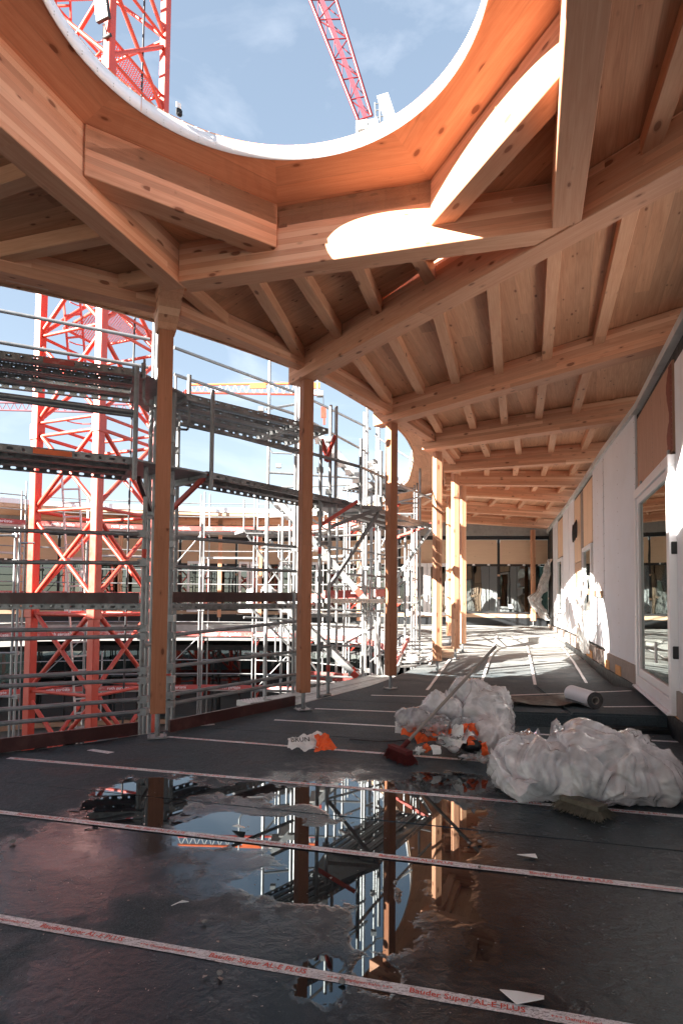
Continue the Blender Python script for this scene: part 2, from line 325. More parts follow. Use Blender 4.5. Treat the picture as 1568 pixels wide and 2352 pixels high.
def tape_mat():
    t = NT('white_tape'); g = t.n('NewGeometry'); P = g.outputs['Position']
    n = t.noise(t.mapping(P, (1, 3, 1)), 60, 4, .75, 1.); n2 = t.noise(P, 3, 3, .6); n3 = t.noise(P, 160, 2, .6)
    m = t.math('ADD', t.mr(n, .50, .60), t.math('MULTIPLY', t.mr(n3, .60, .68), .4), clamp=True)
    c = t.mix(m, (.90, .90, .92), (.24, .22, .23)); c = t.mix(t.mr(n2, .4, .7, 0, .3), c, (.55, .50, .50))
    return t.done(t.bsdf(c, .45, 0, .5, bump=n, bstr=.4, bdist=.003))
M['tape'] = tape_mat()

# ------------------------------------------------------------------ object helpers
def thing(name, label, cat, loc=(0, 0, 0), group=None):
    o = bpy.data.objects.new(name, None); COL.objects.link(o); o.location = loc; o.empty_display_size = .1
    o['label'] = label; o['category'] = cat
    if group: o['group'] = group
    return o
def tag(o, label, cat, group=None, kind=None):
    if label: o['label'] = label
    if cat: o['category'] = cat
    if group: o['group'] = group
    if kind: o['kind'] = kind
    return o
def link(name, me, mat, parent=None, mw=None, label=None, kind=None):
    o = bpy.data.objects.new(name, me); COL.objects.link(o)
    if mat is not None and len(me.materials if hasattr(me, 'materials') else []) == 0: me.materials.append(mat)
    mw = mw or Matrix()
    if parent is not None:
        o.parent = parent; pw = MW(parent); o.matrix_parent_inverse = pw.inverted()
    o.matrix_basis = mw; o['_mw'] = 1
    WORLD[o.name] = mw
    if label: o['label'] = label
    if kind: o['kind'] = kind
    return o
WORLD = {}
def MW(o):
    if o.name in WORLD: return WORLD[o.name]
    return Matrix.Translation(o.location)
def mesh(verts, faces, name='m', smooth=False):
    me = bpy.data.meshes.new(name); me.from_pydata([tuple(v) for v in verts], [], faces); me.update()
    if smooth: me.polygons.foreach_set('use_smooth', [True]*len(me.polygons))
    return me
def cube_mesh(l, wd, h, bev=.004, center=(0, 0, 0)):
    """box: x 0..l, y -w/2..w/2, z 0..h"""
    bm = bmesh.new()
    vs = [bm.verts.new((x, y, z)) for x in (0, l) for y in (-wd/2, wd/2) for z in (0, h)]
    for f in ((0, 1, 3, 2), (4, 6, 7, 5), (0, 4, 5, 1), (2, 3, 7, 6), (0, 2, 6, 4), (1, 5, 7, 3)): bm.faces.new([vs[i] for i in f])
    bmesh.ops.recalc_face_normals(bm, faces=bm.faces)
    if bev: bmesh.ops.bevel(bm, geom=bm.edges[:], offset=bev, segments=1, affect='EDGES')
    me = bpy.data.meshes.new('box'); bm.to_mesh(me); bm.free(); return me
def frame(p0, p1, up=(0, 0, 1)):
    """matrix with x from p0 to p1"""
    x = (Vector(p1)-Vector(p0)).normalized(); z = Vector(up); z = (z-x*z.dot(x))
    if z.length < 1e-4: z = Vector((1, 0, 0))-x*x.x
    z.normalize(); y = z.cross(x)
    m = Matrix((x, y, z)).transposed().to_4x4(); m.translation = Vector(p0); return m
def beam(name, p0, p1, wd, h, mat, parent, bev=.005, side=0, label=None):
    """p0,p1 on the underside; side: shift across (-1: beam lies on +y side...)"""
    m = frame(p0, p1); m = m @ Matrix.Translation((0, side*wd/2, 0))
    return link(name, cube_mesh((Vector(p1)-Vector(p0)).length, wd, h, bev), mat, parent, m, label)
def curve_mesh(cv):
    t_ = bpy.data.objects.new('tmp', cv); COL.objects.link(t_)
    me = bpy.data.meshes.new_from_object(t_.evaluated_get(bpy.context.evaluated_depsgraph_get())); bpy.data.objects.remove(t_); return me
UNIT = {}
def unit_cyl(matname, n=10):
    k = (matname, n)
    if k not in UNIT:
        vs = []; fs = []
        for i in range(n):
            a = 2*math.pi*i/n; vs += [(0, math.cos(a), math.sin(a)), (1, math.cos(a), math.sin(a))]
        for i in range(n):
            j = (i+1) % n; fs.append((2*i, 2*i+1, 2*j+1, 2*j))
        fs.append(tuple(2*i for i in range(n))); fs.append(tuple(2*i+1 for i in range(n))[::-1])
        me = mesh(vs, fs, 'tube'); me.materials.append(M[matname])
        for p in me.polygons: p.use_smooth = len(p.vertices) == 4
        UNIT[k] = me
    return UNIT[k]
def tube(name, p0, p1, r, matname, parent, n=10, label=None):
    p0, p1 = Vector(p0), Vector(p1); L = (p1-p0).length
    m = frame(p0, p1) @ Matrix.Diagonal((L, r, r, 1)); return link(name, unit_cyl(matname, n), None, parent, m, label)
UB = {}
def unit_box(matname):
    if matname not in UB:
        me = cube_mesh(1, 1, 1, 0); me.materials.append(M[matname]); UB[matname] = me
    return UB[matname]
def ubox(name, p0, p1, wd, h, matname, parent, up=(0, 0, 1), label=None, dy=0., dz=0.):
    m = frame(p0, p1, up) @ Matrix.Translation((0, dy, dz)) @ Matrix.Diagonal(((Vector(p1)-Vector(p0)).length, wd, h, 1))
    return link(name, unit_box(matname), None, parent, m, label)
def prism(poly, z0, z1, name='prism'):
    """extruded polygon; poly list of (x,y); z0,z1 floats or lists"""
    n = len(poly); zz0 = z0 if isinstance(z0, list) else [z0]*n; zz1 = z1 if isinstance(z1, list) else [z1]*n
    vs = [(p[0], p[1], zz0[i]) for i, p in enumerate(poly)]+[(p[0], p[1], zz1[i]) for i, p in enumerate(poly)]
    tris = tessellate_polygon([[Vector((p[0], p[1], 0)) for p in poly]])
    fs = [tuple(t) for t in tris]+[tuple(i+n for i in t) for t in tris]
    fs += [(i, (i+1) % n, (i+1) % n+n, i+n) for i in range(n)]
    me = mesh(vs, fs, name); bm = bmesh.new(); bm.from_mesh(me); bmesh.ops.recalc_face_normals(bm, faces=bm.faces); bm.to_mesh(me); bm.free(); return me
def local_prism(poly, z0, z1, dirn, origin):
    """prism whose object frame has x along dirn, so that wood grain follows"""
    o = Vector((origin[0], origin[1], z0)); x = Vector((dirn[0], dirn[1], 0)).normalized()
    m = frame(o, o+x); mi = m.inverted(); pl = [(mi @ Vector((p[0], p[1], z0))) for p in poly]
    return prism([(p.x, p.y) for p in pl], 0, z1-z0), m
def lerp(a, b, t): return Vector(a)+(Vector(b)-Vector(a))*t
def V3(p, z): return Vector((p[0], p[1], z))
def sample(path, s):
    """point at length s of a polyline (2d)"""
    for a, b in zip(path, path[1:]):
        d = math.dist(a, b)
        if s <= d: return (a[0]+(b[0]-a[0])*s/d, a[1]+(b[1]-a[1])*s/d)
        s -= d
    return path[-1]
def plen(path): return sum(math.dist(a, b) for a, b in zip(path, path[1:]))
def smooth(path, n=8):
    out_ = []
    P = [path[0]]+list(path)+[path[-1]]
    for i in range(1, len(P)-2):
        p0, p1, p2, p3 = [Vector((*q[:2], 0)) for q in P[i-1:i+3]]
        for k in range(n):
            t = k/n; q = .5*((2*p1)+(p2-p0)*t+(2*p0-5*p1+4*p2-p3)*t*t+(3*p1-p0-3*p2+p3)*t**3); out_.append((q.x, q.y))
    out_.append(tuple(path[-1][:2])); return out_
def offset(path, d):
    out_ = []
    for i, p in enumerate(path):
        a = path[max(0, i-1)]; b = path[min(len(path)-1, i+1)]
        t = Vector((b[0]-a[0], b[1]-a[1])).normalized(); out_.append((p[0]+t.y*d, p[1]-t.x*d))   # +d: right-hand side
    return out_
def joined(name, pieces, mat, parent=None, kind=None, label=None):
    """pieces: list of (mesh, matrix) joined in one mesh"""
    bm = bmesh.new()
    for me, mw in pieces:
        b2 = me.copy(); b2.transform(mw); bm.from_mesh(b2); bpy.data.meshes.remove(b2)
    me = bpy.data.meshes.new(name); bm.to_mesh(me); bm.free(); me.materials.clear(); me.materials.append(mat)
    return link(name, me, None, parent, None, label, kind)

# ------------------------------------------------------------------ plan geometry
def floor_z(x, y):
    if y < 9: return 0.
    if y < 12: return .09*(y-9)/3
    if x > 4.2: return .09 if y < 16.5 else .30+.012*(y-16.5)
    return .09 if y < 13 else min(.30, .09+.21*(y-13)/3.5)+max(0, .012*(y-16.5))
SLAB = [(-13.5, 11), (-11.5, 7.6), (-8.5, 5.2), (-6, 4.4), (-4.5, 4.35), (-2.85, 5.05), (-1.95, 5.75), (-1.2, 6.6), (-.55, 7.5), (.05, 8.5), (.68, 9.6), (1.3, 11), (1.8, 12.5), (2.05, 14.2), (1.95, 16), (1.6, 17.6), (.9, 19.2), (-.5, 20.6), (-3, 21.4), (-6, 21.2), (-10.5, 20.2), (-13.5, 17), (-14.2, 14), (-13.5, 11)]
EAVE = [(-13.2, 11), (-11.4, 7.9), (-8.5, 5.9), (-6, 5.2), (-4.5, 5.1), (-3.17, 5.55), (-1.94, 6.3), (-.57, 7.6), (.2, 8.75), (.94, 10.2), (1.3, 11.4), (1.46, 12.3), (1.56, 13.6), (1.6, 15.2), (1.35, 17.3), (.5, 19.6), (-1.3, 21.2), (-3.3, 21.3), (-5.8, 20.9), (-10.3, 19.8), (-13, 17), (-13.8, 14), (-13.2, 11)]
WALL = [(2.45, 3.3), (3.16, 5.54), (3.87, 7.77), (4.45, 10.14), (5.15, 12.7), (6.18, 16.6), (7.5, 21.9)]
FARW = [(7.7, 22.5), (2.5, 23.0), (-3, 24.4), (-8, 23.6), (-13, 21.6), (-17, 18)]
U = 3.88; CE = 4.21; TOP = 4.38
SM = smooth(SLAB[3:], 6)

# ------------------------------------------------------------------ ground and floor slab
def ribbon_slab(inner, outer, zt, zb, name, mat):
    n = len(inner); vs = []; fs = []
    R = 8
    for a, b in zip(inner, outer):
        for k in range(R+1):
            p = lerp((a[0], a[1], 0), (b[0], b[1], 0), (k/R)**1.4); vs.append((p.x, p.y, zt(p.x, p.y)))
    for i in range(n-1):
        for k in range(R): a = i*(R+1)+k; fs.append((a, a+1, a+R+2, a+R+1))
    return mesh(vs, fs, name)
g = link('courtyard_ground', mesh([(-400, -400, -3.7), (400, -400, -3.7), (400, 400, -3.7), (-400, 400, -3.7)], [(0, 1, 2, 3)]), M['ground']); tag(g, None, None, kind='structure')
slabpts = smooth(SLAB, 6)
# outer boundary paired with each inner point, pushed radially from the courtyard centre
CC = (-6.0, 13.2)
outerpts = []
for p in slabpts:
    d = Vector((p[0]-CC[0], p[1]-CC[1])).normalized(); outerpts.append((p[0]+d.x*16, p[1]+d.y*16))
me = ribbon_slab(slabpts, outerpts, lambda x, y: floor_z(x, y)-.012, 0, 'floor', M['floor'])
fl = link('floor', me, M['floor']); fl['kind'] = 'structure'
# slab edge fascia
vs = []; fs = []
ins = offset(slabpts, .06)
for i, p in enumerate(slabpts):
    z = floor_z(*p)
    q = offset(slabpts, -.0)[0]
    vs += [(p[0], p[1], z-.008), (p[0], p[1], z-.42)]
for i in range(len(slabpts)-1): fs.append((2*i, 2*i+1, 2*i+3, 2*i+2))
fa = link('slab_edge', mesh(vs, fs), M['fascia']); fa['kind'] = 'structure'
# lower storey: soffit, walls of dark glazing, terrace ring
low = offset(slabpts, .9)
so_ = link('slab_underside', ribbon_slab(slabpts, outerpts, lambda x, y: floor_z(x, y)-.43, 0, 'soffit', None), M['concrete']); so_['kind'] = 'structure'
terr = link('lower_terrace', ribbon_slab(offset(slabpts, -1.3), outerpts, lambda x, y: -3.35, 0, 't', None), M['floor']); terr['kind'] = 'structure'

# membrane sheets laid between the white tapes --------------------------------
# tape lines, measured at z=0 (two photo points each)
TP = [((0, 2114), (1209, 2328)), ((0, 1868), (1568, 2049)), ((20, 1743), (1568, 1877)), ((385, 1694), (1041, 1745)), ((630, 1655), (897, 1670)), ((723, 1629), (897, 1636)), ((852, 1597), (985, 1601))]
TL = [(atz(*a, 0), atz(*b, 0)) for a, b in TP]
dirs = [(b-a).normalized() for a, b in TL[:4]]
TD = sum(dirs, Vector()).normalized(); TN = Vector((-TD.y, TD.x, 0))
offs = [((a+b)/2).dot(TN) for a, b in TL]
O0 = offs[1]; STEP = (offs[3]-offs[0])/3
def wall_x(y):
    for a, b in zip(WALL, WALL[1:]):
        if a[1] <= y <= b[1]: return a[0]+(b[0]-a[0])*(y-a[1])/(b[1]-a[1])
    a, b = WALL[0], WALL[1]; return a[0]+(b[0]-a[0])*(y-a[1])/(b[1]-a[1])
def clip_line(o):
    """extent along TD of the line at offset o between slab edge and wall"""
    t0 = None; ts = [i*.03 for i in range(-150, 330)]
    res = []
    for t in ts:
        p = TN*o+TD*t
        if p.y < -2: continue
        if p.x > wall_x(p.y)-.05: break
        # outside of the courtyard?
        ins_ = inside(p)
        if ins_: res = []; continue
        res.append(t)
    return (res[0]+.06, res[-1]-.02) if res else None
def inside(p):
    c = False; n = len(SM)
    for i in range(n):
        a, b = SM[i], SM[i-1]
        if (a[1] > p.y) != (b[1] > p.y) and p.x < (b[0]-a[0])*(p.y-a[1])/(b[1]-a[1])+a[0]: c = not c
    return c
for k in range(-3, 8):
    lo_, hi_ = offs[0]+(k+.52)*STEP, offs[0]+(k+1.52)*STEP
    rows = [clip_line(lo_+(hi_-lo_)*j/6) for j in range(7)]
    if any(r is None for r in rows): continue
    rnd = random.Random(k); cuts = [-99] + sorted([rnd.uniform(-1.2, .6)+2.4*j for j in range(0, 3)]) + [99]
    for ci in range(len(cuts)-1):
        L = []; Rr = []
        for j, r in enumerate(rows):
            a = max(r[0], cuts[ci]); b = min(r[1], cuts[ci+1]+.05)
            if b > a+.05: L.append((a, j)); Rr.append((b, j))
        if len(L) < 2: continue
        vs = []; fs = []; m = 6
        zt = .003+.0024*(k % 2)+.0009*(ci % 2)
        for (a, j), (b, _) in zip(L, Rr):
            o = lo_-.03+(hi_-lo_+.03)*j/6
            for q in range(m+1):
                p = TN*o+TD*(a+(b-a)*q/m); vs.append((p.x, p.y, floor_z(p.x, p.y)+zt))
        for j in range(len(L)-1):
            for q in range(m): a = j*(m+1)+q; fs.append((a, a+1, a+m+2, a+m+1))
        # border lip
        ring = [q for q in range(m+1)]+[j*(m+1)+m for j in range(1, len(L))]+[(len(L)-1)*(m+1)+q for q in range(m-1, -1, -1)]+[j*(m+1) for j in range(len(L)-2, 0, -1)]
        base = len(vs); vs += [(vs[i][0], vs[i][1], vs[i][2]-.014) for i in ring]
        for i in range(len(ring)): j = (i+1) % len(ring); fs.append((ring[i], base+i, base+j, ring[j]))
        link('membrane_sheet', mesh(vs, fs), M['floor'], fl)

# tapes with print -----------------------------------------------------------
FONT = {}
def text_curve(body, size, matname):
    k = (body, round(size, 4), matname)
    if k not in FONT:
        c = bpy.data.curves.new('print', 'FONT'); c.body = body; c.size = size; c.align_y = 'CENTER'; c.shear = .0; c.resolution_u = 2; c.offset = size*.012
        c.materials.append(M[matname]); FONT[k] = c
    return FONT[k]
def text(body, size, matname, parent, mw, name='lettering', align=None):
    k = ('M', body, round(size, 4), matname)
    if k not in FONT:
        t_ = bpy.data.objects.new('tmp', text_curve(body, size, matname)); COL.objects.link(t_)
        FONT[k] = bpy.data.meshes.new_from_object(t_.evaluated_get(bpy.context.evaluated_depsgraph_get())); bpy.data.objects.remove(t_)
    o = bpy.data.objects.new(name, FONT[k]); COL.objects.link(o)
    if parent is not None: o.parent = parent; o.matrix_parent_inverse = MW(parent).inverted()
    o.matrix_basis = mw; WORLD[o.name] = mw; return o
def tape(i, x0, x1, desc, z=0., printed=True, wd=.054):
    a, b = atz(*x0, z), atz(*x1, z)
    segs = max(2, int((b-a).length/.22)); d = (b-a).normalized(); n = Vector((-d.y, d.x, 0)); rnd = random.Random(i*9+3)
    vs = []; fs = []
    for q in range(segs+1):
        p = lerp(a, b, q/segs); zz = floor_z(p.x, p.y)+z+.0078 if z == 0 else z+.003
        w1 = wd/2*rnd.uniform(.9, 1.08); vs += [(*(p+n*w1).xy, zz), (*(p-n*w1).xy, zz)]
        if q: fs.append((2*q-2, 2*q-1, 2*q+1, 2*q))
    o = link('floor_tape', mesh(vs, fs), M['tape'])
    tag(o, desc, 'tape', 'white tapes stuck on the roof membrane')
    if printed:
        L = (b-a).length; s = .06; kk = 0
        while s < L-.3:
            p = a+d*s; zz = floor_z(p.x, p.y)+.0092
            m = frame((p.x, p.y, zz), (p.x+d.x, p.y+d.y, zz))
            text('Bauder Super AL-E PLUS', .036, 'ink_red', o, m)
            p2 = a+d*(s+.44); m = frame((p2.x, p2.y, zz), (p2.x+d.x, p2.y+d.y, zz)) @ Matrix.Translation((0, -.004, 0))
            text('+++ Dampfsperrbahn +++', .021, 'ink_red', o, m)
            s += .72
    return o
TP2 = [((-260, 2068), (2000, 2468)), ((-200, 1845), (1750, 2070)), ((20, 1743), (1640, 1884)), ((385, 1694), (1300, 1765)), ((630, 1655), (1560, 1706)), ((723, 1629), (1200, 1648)), ((852, 1598), (1150, 1605))]
DESC = ['white printed tape closest to the camera, red lettering large and legible', 'second printed tape from the camera, crossing the large puddle', 'third printed tape from the camera, running under the big plastic bag',
        'fourth tape, starting at the foot of the near post and passing the red broom', 'fifth tape from the camera, passing behind the crumpled sacks', 'sixth tape from the camera, short, starting beside the second post foot', 'short white tape starting near the third post foot']
for i, (a, b) in enumerate(TP2): tape(i, a, b, DESC[i], printed=i < 4)
for i, (a, b, dsc) in enumerate([((1038, 1519), (980, 1586), 'lengthwise tape beside the fourth post foot'), ((1140, 1486), (1104, 1572), 'lengthwise tape ending behind the broom handle tip'),
                                 ((1209, 1490), (1228, 1575), 'lengthwise tape in the middle of the far corridor floor'), ((1289, 1493), (1346, 1572), 'lengthwise tape closest to the long white panel wall')]):
    tape(20+i, a, b, dsc, printed=False, wd=.045)
for i, (x, y) in enumerate([(230, 1728), (465, 1668)]):
    p = atz(x, y, 0); me = mesh([(-.12, -.03, 0), (.12, -.03, 0), (.13, .035, 0), (-.11, .03, 0)], [(0, 1, 2, 3)])
    o = link('tape_scrap', me, M['tape'], None, Matrix.Translation((p.x, p.y, .0095)) @ Matrix.Rotation(RAD(-25+50*i), 4, 'Z')); tag(o, ['short torn tape scrap lying by the brown toe board', 'torn tape piece at the slab edge right of the near post'][i], 'tape')

# ------------------------------------------------------------------ raised platform by the wall
pf = [(1.55, 6.32), (3.28, 6.08), (3.98, 8.12), (1.9, 8.25)]
plat = thing('membrane_step', 'low raised step covered in dark bitumen membrane beside the glass door', 'step', (1.55, 6.3, 0))
def rough_box(poly, z0, z1, name, mat, parent, amp=.008, bev=.02):
    me = prism(poly, z0, z1); bm = bmesh.new(); bm.from_mesh(me)
    bmesh.ops.bevel(bm, geom=[e for e in bm.edges if all(v.co.z > z1-.001 for v in e.verts)], offset=bev, segments=2, affect='EDGES')
    bm.to_mesh(me); bm.free(); return link(name, me, mat, parent)
rough_box([(1.5, 6.32), (2.33, 6.2), (2.6, 8.2), (1.9, 8.25)], 0, .15, 'step_block', M['floor'], plat)
rough_box([(2.335, 6.21), (3.28, 6.08), (3.98, 8.12), (2.605, 8.2)], 0, .158, 'step_block', M['floor'], plat)
rough_box([(2.5, 6.0), (3.24, 5.93), (3.29, 6.07), (2.5, 6.17)], 0, .05, 'step_skirt', M['bitumen'], plat, bev=.01)
o = tape(40, (1156, 1598), (1449, 1587), 'tape running across the back of the raised step', z=.16, printed=False, wd=.05)
o = tape(41, (1385, 1624), (1512, 1623), 'tape along the front of the raised step, behind the membrane roll', z=.16, printed=False, wd=.05)
st2 = thing('far_step', 'sunlit low step across the far corridor floor, white and grey patched', 'step', (4.9, 16.5, .09))
rough_box([(3.6, 16.6), (4.75, 16.5), (4.75, 17.5), (3.6, 17.5)], .05, .285, 'step_block', M['fascia'], st2)
rough_box([(4.76, 16.48), (6.1, 16.42), (6.3, 17.5), (4.76, 17.5)], .05, .30, 'step_block', M['concrete'], st2)

# ------------------------------------------------------------------ timber roof
roof = thing('timber_roof', 'ring shaped timber roof of glulam beams, purlins and ceiling boards with a round opening', 'roof', (0, 0, 3.88))
V = [atz(197, 281, TOP), atz(637, 468, TOP), atz(988, 412, TOP), atz(1300, 5, TOP)]
V += [V3((.80, 1.95), TOP), V3((-.15, 1.55), TOP), V3((-1.35, 1.62), TOP), V3((-2.08, 2.6), TOP)]
G_, R_ = 'glulam_beam', roof
# A
a0 = Vector((-1.36, 4.86, U)); ad = Vector((.314, .949, 0)).normalized()
beam(G_, a0-ad*3.9, a0+ad*.10, .18, .50, M['glulam'], R_, side=1)
# C
cd = Vector((1.23+1.36, 4.16-4.86, 0)).normalized()
beam(G_, a0+Vector((0, 0, .004)), a0+cd*3.02+Vector((0, 0, .004)), .19, .492, M['glulam'], R_, side=1)
# B, D short upper beams
b0, b1 = V[0].copy(), V[1].copy(); b0.z = b1.z = 4.03
beam(G_, b0, b1, .18, .345, M['glulam'], R_, side=1)
d0, d1 = V[2].copy(), V[3].copy(); d0.z = d1.z = 4.03
beam(G_, d0, d1, .15, .345, M['glulam'], R_, side=1)
# E
e0, e1 = Vector((1.44, 4.10, U-.003)), Vector((.72, 1.75, U-.003))
beam(G_, e0, e1, .19, .50, M['glulam'], R_, side=1)
# near side of the opening (over the camera)
for p, q in ((V[4], V[5]), (V[5], V[6]), (V[6], V[7])):
    p, q = p.copy(), q.copy(); p.z = q.z = 4.0; beam(G_, p, q, .16, .375, M['glulam'], R_, side=1)
# radial beams: (edge end, wall end)
F = [((-.58, 7.26), (2.55, 2.85)), ((.52, 8.98), (3.28, 6.05)), ((1.42, 10.4), (4.05, 8.62)), ((2.05, 12.1), (4.75, 11.05)), ((2.3, 13.55), (5.45, 13.5)), ((2.3, 14.8), (6.0, 15.75)), ((2.0, 17.2), (6.8, 18.8)), ((1.2, 19.0), (7.5, 21.6))]
for a, b in F: e_ = (V3(b, U)-V3(a, U)).normalized(); beam(G_, V3(a, U-.006), V3(b, U-.006)+e_*.42, .20, .33, M['glulam'], R_)
# near F beam has a second one in the region behind the opening toward the camera
beam(G_, Vector((-2.45, 2.4, U+.002)), Vector((-4.2, -1.0, U+.002)), .19, .33, M['glulam'], R_)
# purlins
PZ = U+.20
def purlin(p0, p1, wd=.11, h=.128): beam('purlin', p0, p1, wd, h, M['purlin'], R_, bev=.003)
for a, b in [((820, 830), (890, 925)), ((900, 780), (965, 905)), ((1005, 725), (1045, 880)), ((1130, 655), (1145, 860)), ((1272, 590), (1255, 830)), ((1450, 480), (1372, 800))]:
    p, q = atz(*a, PZ), atz(*b, PZ); d = (p-q).normalized(); purlin(p+d*.12, q-d*.02)
for a, b in [((981, 946), (1008, 994)), ((1068, 925), (1086, 985)), ((1152, 904), (1158, 976)), ((1245, 883), (1236, 964)), ((1347, 856), (1320, 955))]:
    p, q = atz(*a, PZ), atz(*b, PZ); d = (p-q).normalized(); purlin(p+d*.12, q-d*.02)
for i in range(2, len(F)-1):
    (a0_, a1_), (b0_, b1_) = F[i], F[i+1]
    for f in (.1, .3, .5, .7, .9): purlin(V3(lerp((*a0_, 0), (*a1_, 0), f), PZ), V3(lerp((*b0_, 0), (*b1_, 0), f), PZ))
# purlins of the bay between opening and post line
for a, b in [((442, 688), (553, 782)), ((590, 665), (697, 838)), ((690, 645), (775, 775)), ((825, 630), (867, 722)), ((965, 610), (987, 648))]:
    p, q = atz(*a, PZ), atz(*b, PZ); d = (p-q).normalized(); purlin(p+d*.16, q-d*.03)
# purlins at left, over the near left corner
for a, b in [((-60, 612), (262, 548)), ((205, 680), (368, 652)), ((-60, 462), (110, 405))]:
    p, q = atz(*a, PZ), atz(*b, PZ); purlin(p, q)
# purlins beyond beam E up to the wall
for x0, y0, x1, y1 in ((1.72, 3.3, 2.3, 3.15), (1.7, 2.3, 2.2, 2.2), (1.55, 3.75, 1.45, 1.6)): pass
for a, b in [((1568, 130), (1500, 330)),]:
    p, q = atz(*a, PZ), atz(*b, PZ); d = (p-q).normalized(); purlin(p+d*1.2, q-d*.1)
# edge beams along the posts
POST = [(-1.68, 5.63), (-.43, 7.07), (.72, 8.80), (1.66, 10.5), (2.32, 12.35), (2.62, 14.4), (2.75, 16.0), (2.16, 17.9), (.9, 20.2), (-1.5, 21.9)]
left_posts = [(-3.3, 4.75), (-5.4, 4.2)]
ring_nodes = [V3(p, 0) for p in ([(-5.4, 4.2), (-3.3, 4.75)]+POST[:1]+[POST[1], POST[2], POST[3], POST[4]]+[POST[5], POST[7], POST[8], POST[9], (-4.5, 22.4), (-8, 21.8), (-11, 20.9)])]
for p, q in zip(ring_nodes, ring_nodes[1:]):
    d = (q-p).normalized(); n = Vector((-d.y, d.x, 0))
    s_ = -.02
    beam('edge_beam', V3(p+d*.1+n*s_, U+.10), V3(q-d*.1+n*s_, U+.10), .14, .226, M['glulam'], R_)
# ceiling boards -----------------------------------------------------------
def cpanel(poly, dirn, z=CE, h=.16):
    me, m = local_prism(poly, z, z+h, dirn, poly[0]); return link('ceiling_panel', me, M['board'], R_, m)
ev = smooth(EAVE, 5)
def eave_near(p):  return min(ev, key=lambda q: math.dist(p, q))
A_out = a0-ad*3.9
polyV = [(v.x, v.y) for v in V]
n1 = (a0.x, a0.y)
cend = a0+cd*3.0
# triangle under D-E-C, triangle between B and A/C
cpanel([(V[2].x+.02, V[2].y), (cend.x, cend.y), (e0.x, e0.y), (V[3].x+.1, V[3].y)], (.4, -1))
cpanel([(V[0].x, V[0].y), n1, (V[1].x, V[1].y)], (1, .8))
cpanel([(1.15, 4.35), (1.95, 4.25), (1.85, 3.6), (1.3, 3.55)], (.4, -1), z=CE+.006)
# C / post line / F0 triangle
ep = [q for q in ev if -1.9 < q[0] < -.5 and q[1] < 9]
cpanel([n1, (a0.x+cd.x*2.82, a0.y+cd.y*2.82), (-.45, 7.15)]+[(-.62, 7.62)]+[(q[0], q[1]) for q in reversed(ep)]+[(-1.98, 6.27)], (-.7, .75), z=CE+.002)
# bays along the corridor
def bay(i):
    (a0_, a1_), (b0_, b1_) = F[i], F[i+1]
    e_a, e_b = eave_near(a0_), eave_near(b0_); ia, ib = ev.index(e_a), ev.index(e_b)
    mid = ev[min(ia, ib):max(ia, ib)+1]
    wa = (wall_x(a1_[1])+.35, a1_[1]); wb = (wall_x(b1_[1])+.35, b1_[1])
    poly = [a1_, wa, wb, b1_, b0_]+list(reversed(mid))+[a0_]
    d = Vector((wb[0]-wa[0], wb[1]-wa[1], 0)); m0 = lerp((*a0_, 0), (*a1_, 0), .5); m1 = lerp((*b0_, 0), (*b1_, 0), .5)
    cpanel(poly, (m1-m0), z=CE+.001*(i % 2))
for i in range(len(F)-1): bay(i)
# last bay to the far wall and the ring beyond the courtyard
fw = [(7.9, 22.6), (7.9, 21.6), F[-1][1], F[-1][0]]
e_ = ev.index(eave_near(F[-1][0]))
cpanel([F[-1][1], (8.3, 21.7), (8.2, 22.9), (2.5, 23.6), (-3, 25), (-8, 24.2), (-13, 22.4), (-18, 18.6)]+[ev[k] for k in range(ev.index(eave_near((-13, 17))), e_-1, -1)]+[F[-1][0]], (1, .1), z=CE+.003)
# left flank, ring roof continuing outside the picture
i0 = ev.index(eave_near((-13.2, 14)))
lf = [q for q in ev if q[0] < -1.9 and q[1] < 14 and q[1] < 13]
lfs = sorted(lf, key=lambda q: math.atan2(q[1]-13, q[0]+6))
cpanel([(-1.98, 6.27)]+[q for q in reversed(lfs)]+[(-22, 10), (-20, -6), (A_out.x-.1, -6), (A_out.x-.1, A_out.y), (A_out.x, A_out.y), n1], (-.9, .3), z=CE)
cpanel([(-13.4, 11.2), (-13.9, 14), (-13.1, 17), (-18, 18.7), (-22, 10)], (0, 1), z=CE+.004)
# over the camera and behind
cpanel([(A_out.x-.1, -6), (3.2, -6), (2.2, 1.7), (.86, 1.9), (-.15, 1.48), (-1.4, 1.56), (-2.12, 2.55), (A_out.x, A_out.y)] if A_out.y > 1 else [(-2.6, -6), (3.2, -6), (2.2, 1.7), (.86, 1.9), (-.15, 1.48), (-1.4, 1.56), (-2.12, 2.55), (A_out.x, A_out.y)], (0, 1), z=CE+.002)
cpanel([(e0.x, e0.y), (F[0][0][0]*.0+1.5, 4.3), (F[0][1][0], F[0][1][1]), (2.9, 2.6), (2.2, 1.7), (.80, 1.9)], (.35, 1), z=CE+.001)
# eave edge board: thin pale fascia following the roof edge
def strip(path, z0, z1, mat, name, parent, thick=.02, closed=False):
    pin = offset(path, thick); vs = []; fs = []
    for p, q in zip(path, pin): vs += [(p[0], p[1], z0), (p[0], p[1], z1), (q[0], q[1], z1), (q[0], q[1], z0)]
    for i in range(len(path)-1):
        for k in range(4): a = 4*i+k; b = 4*i+(k+1) % 4; fs.append((a, b, b+4, a+4))
    return link(name, mesh(vs, fs), mat, parent)
strip(offset(ev, -.012), CE-.02, CE+.17, M['plank'], 'eave_board', R_)
strip(offset(ev, -.04), CE+.10, CE+.26, M['white_metal'], 'eave_flashing', R_)
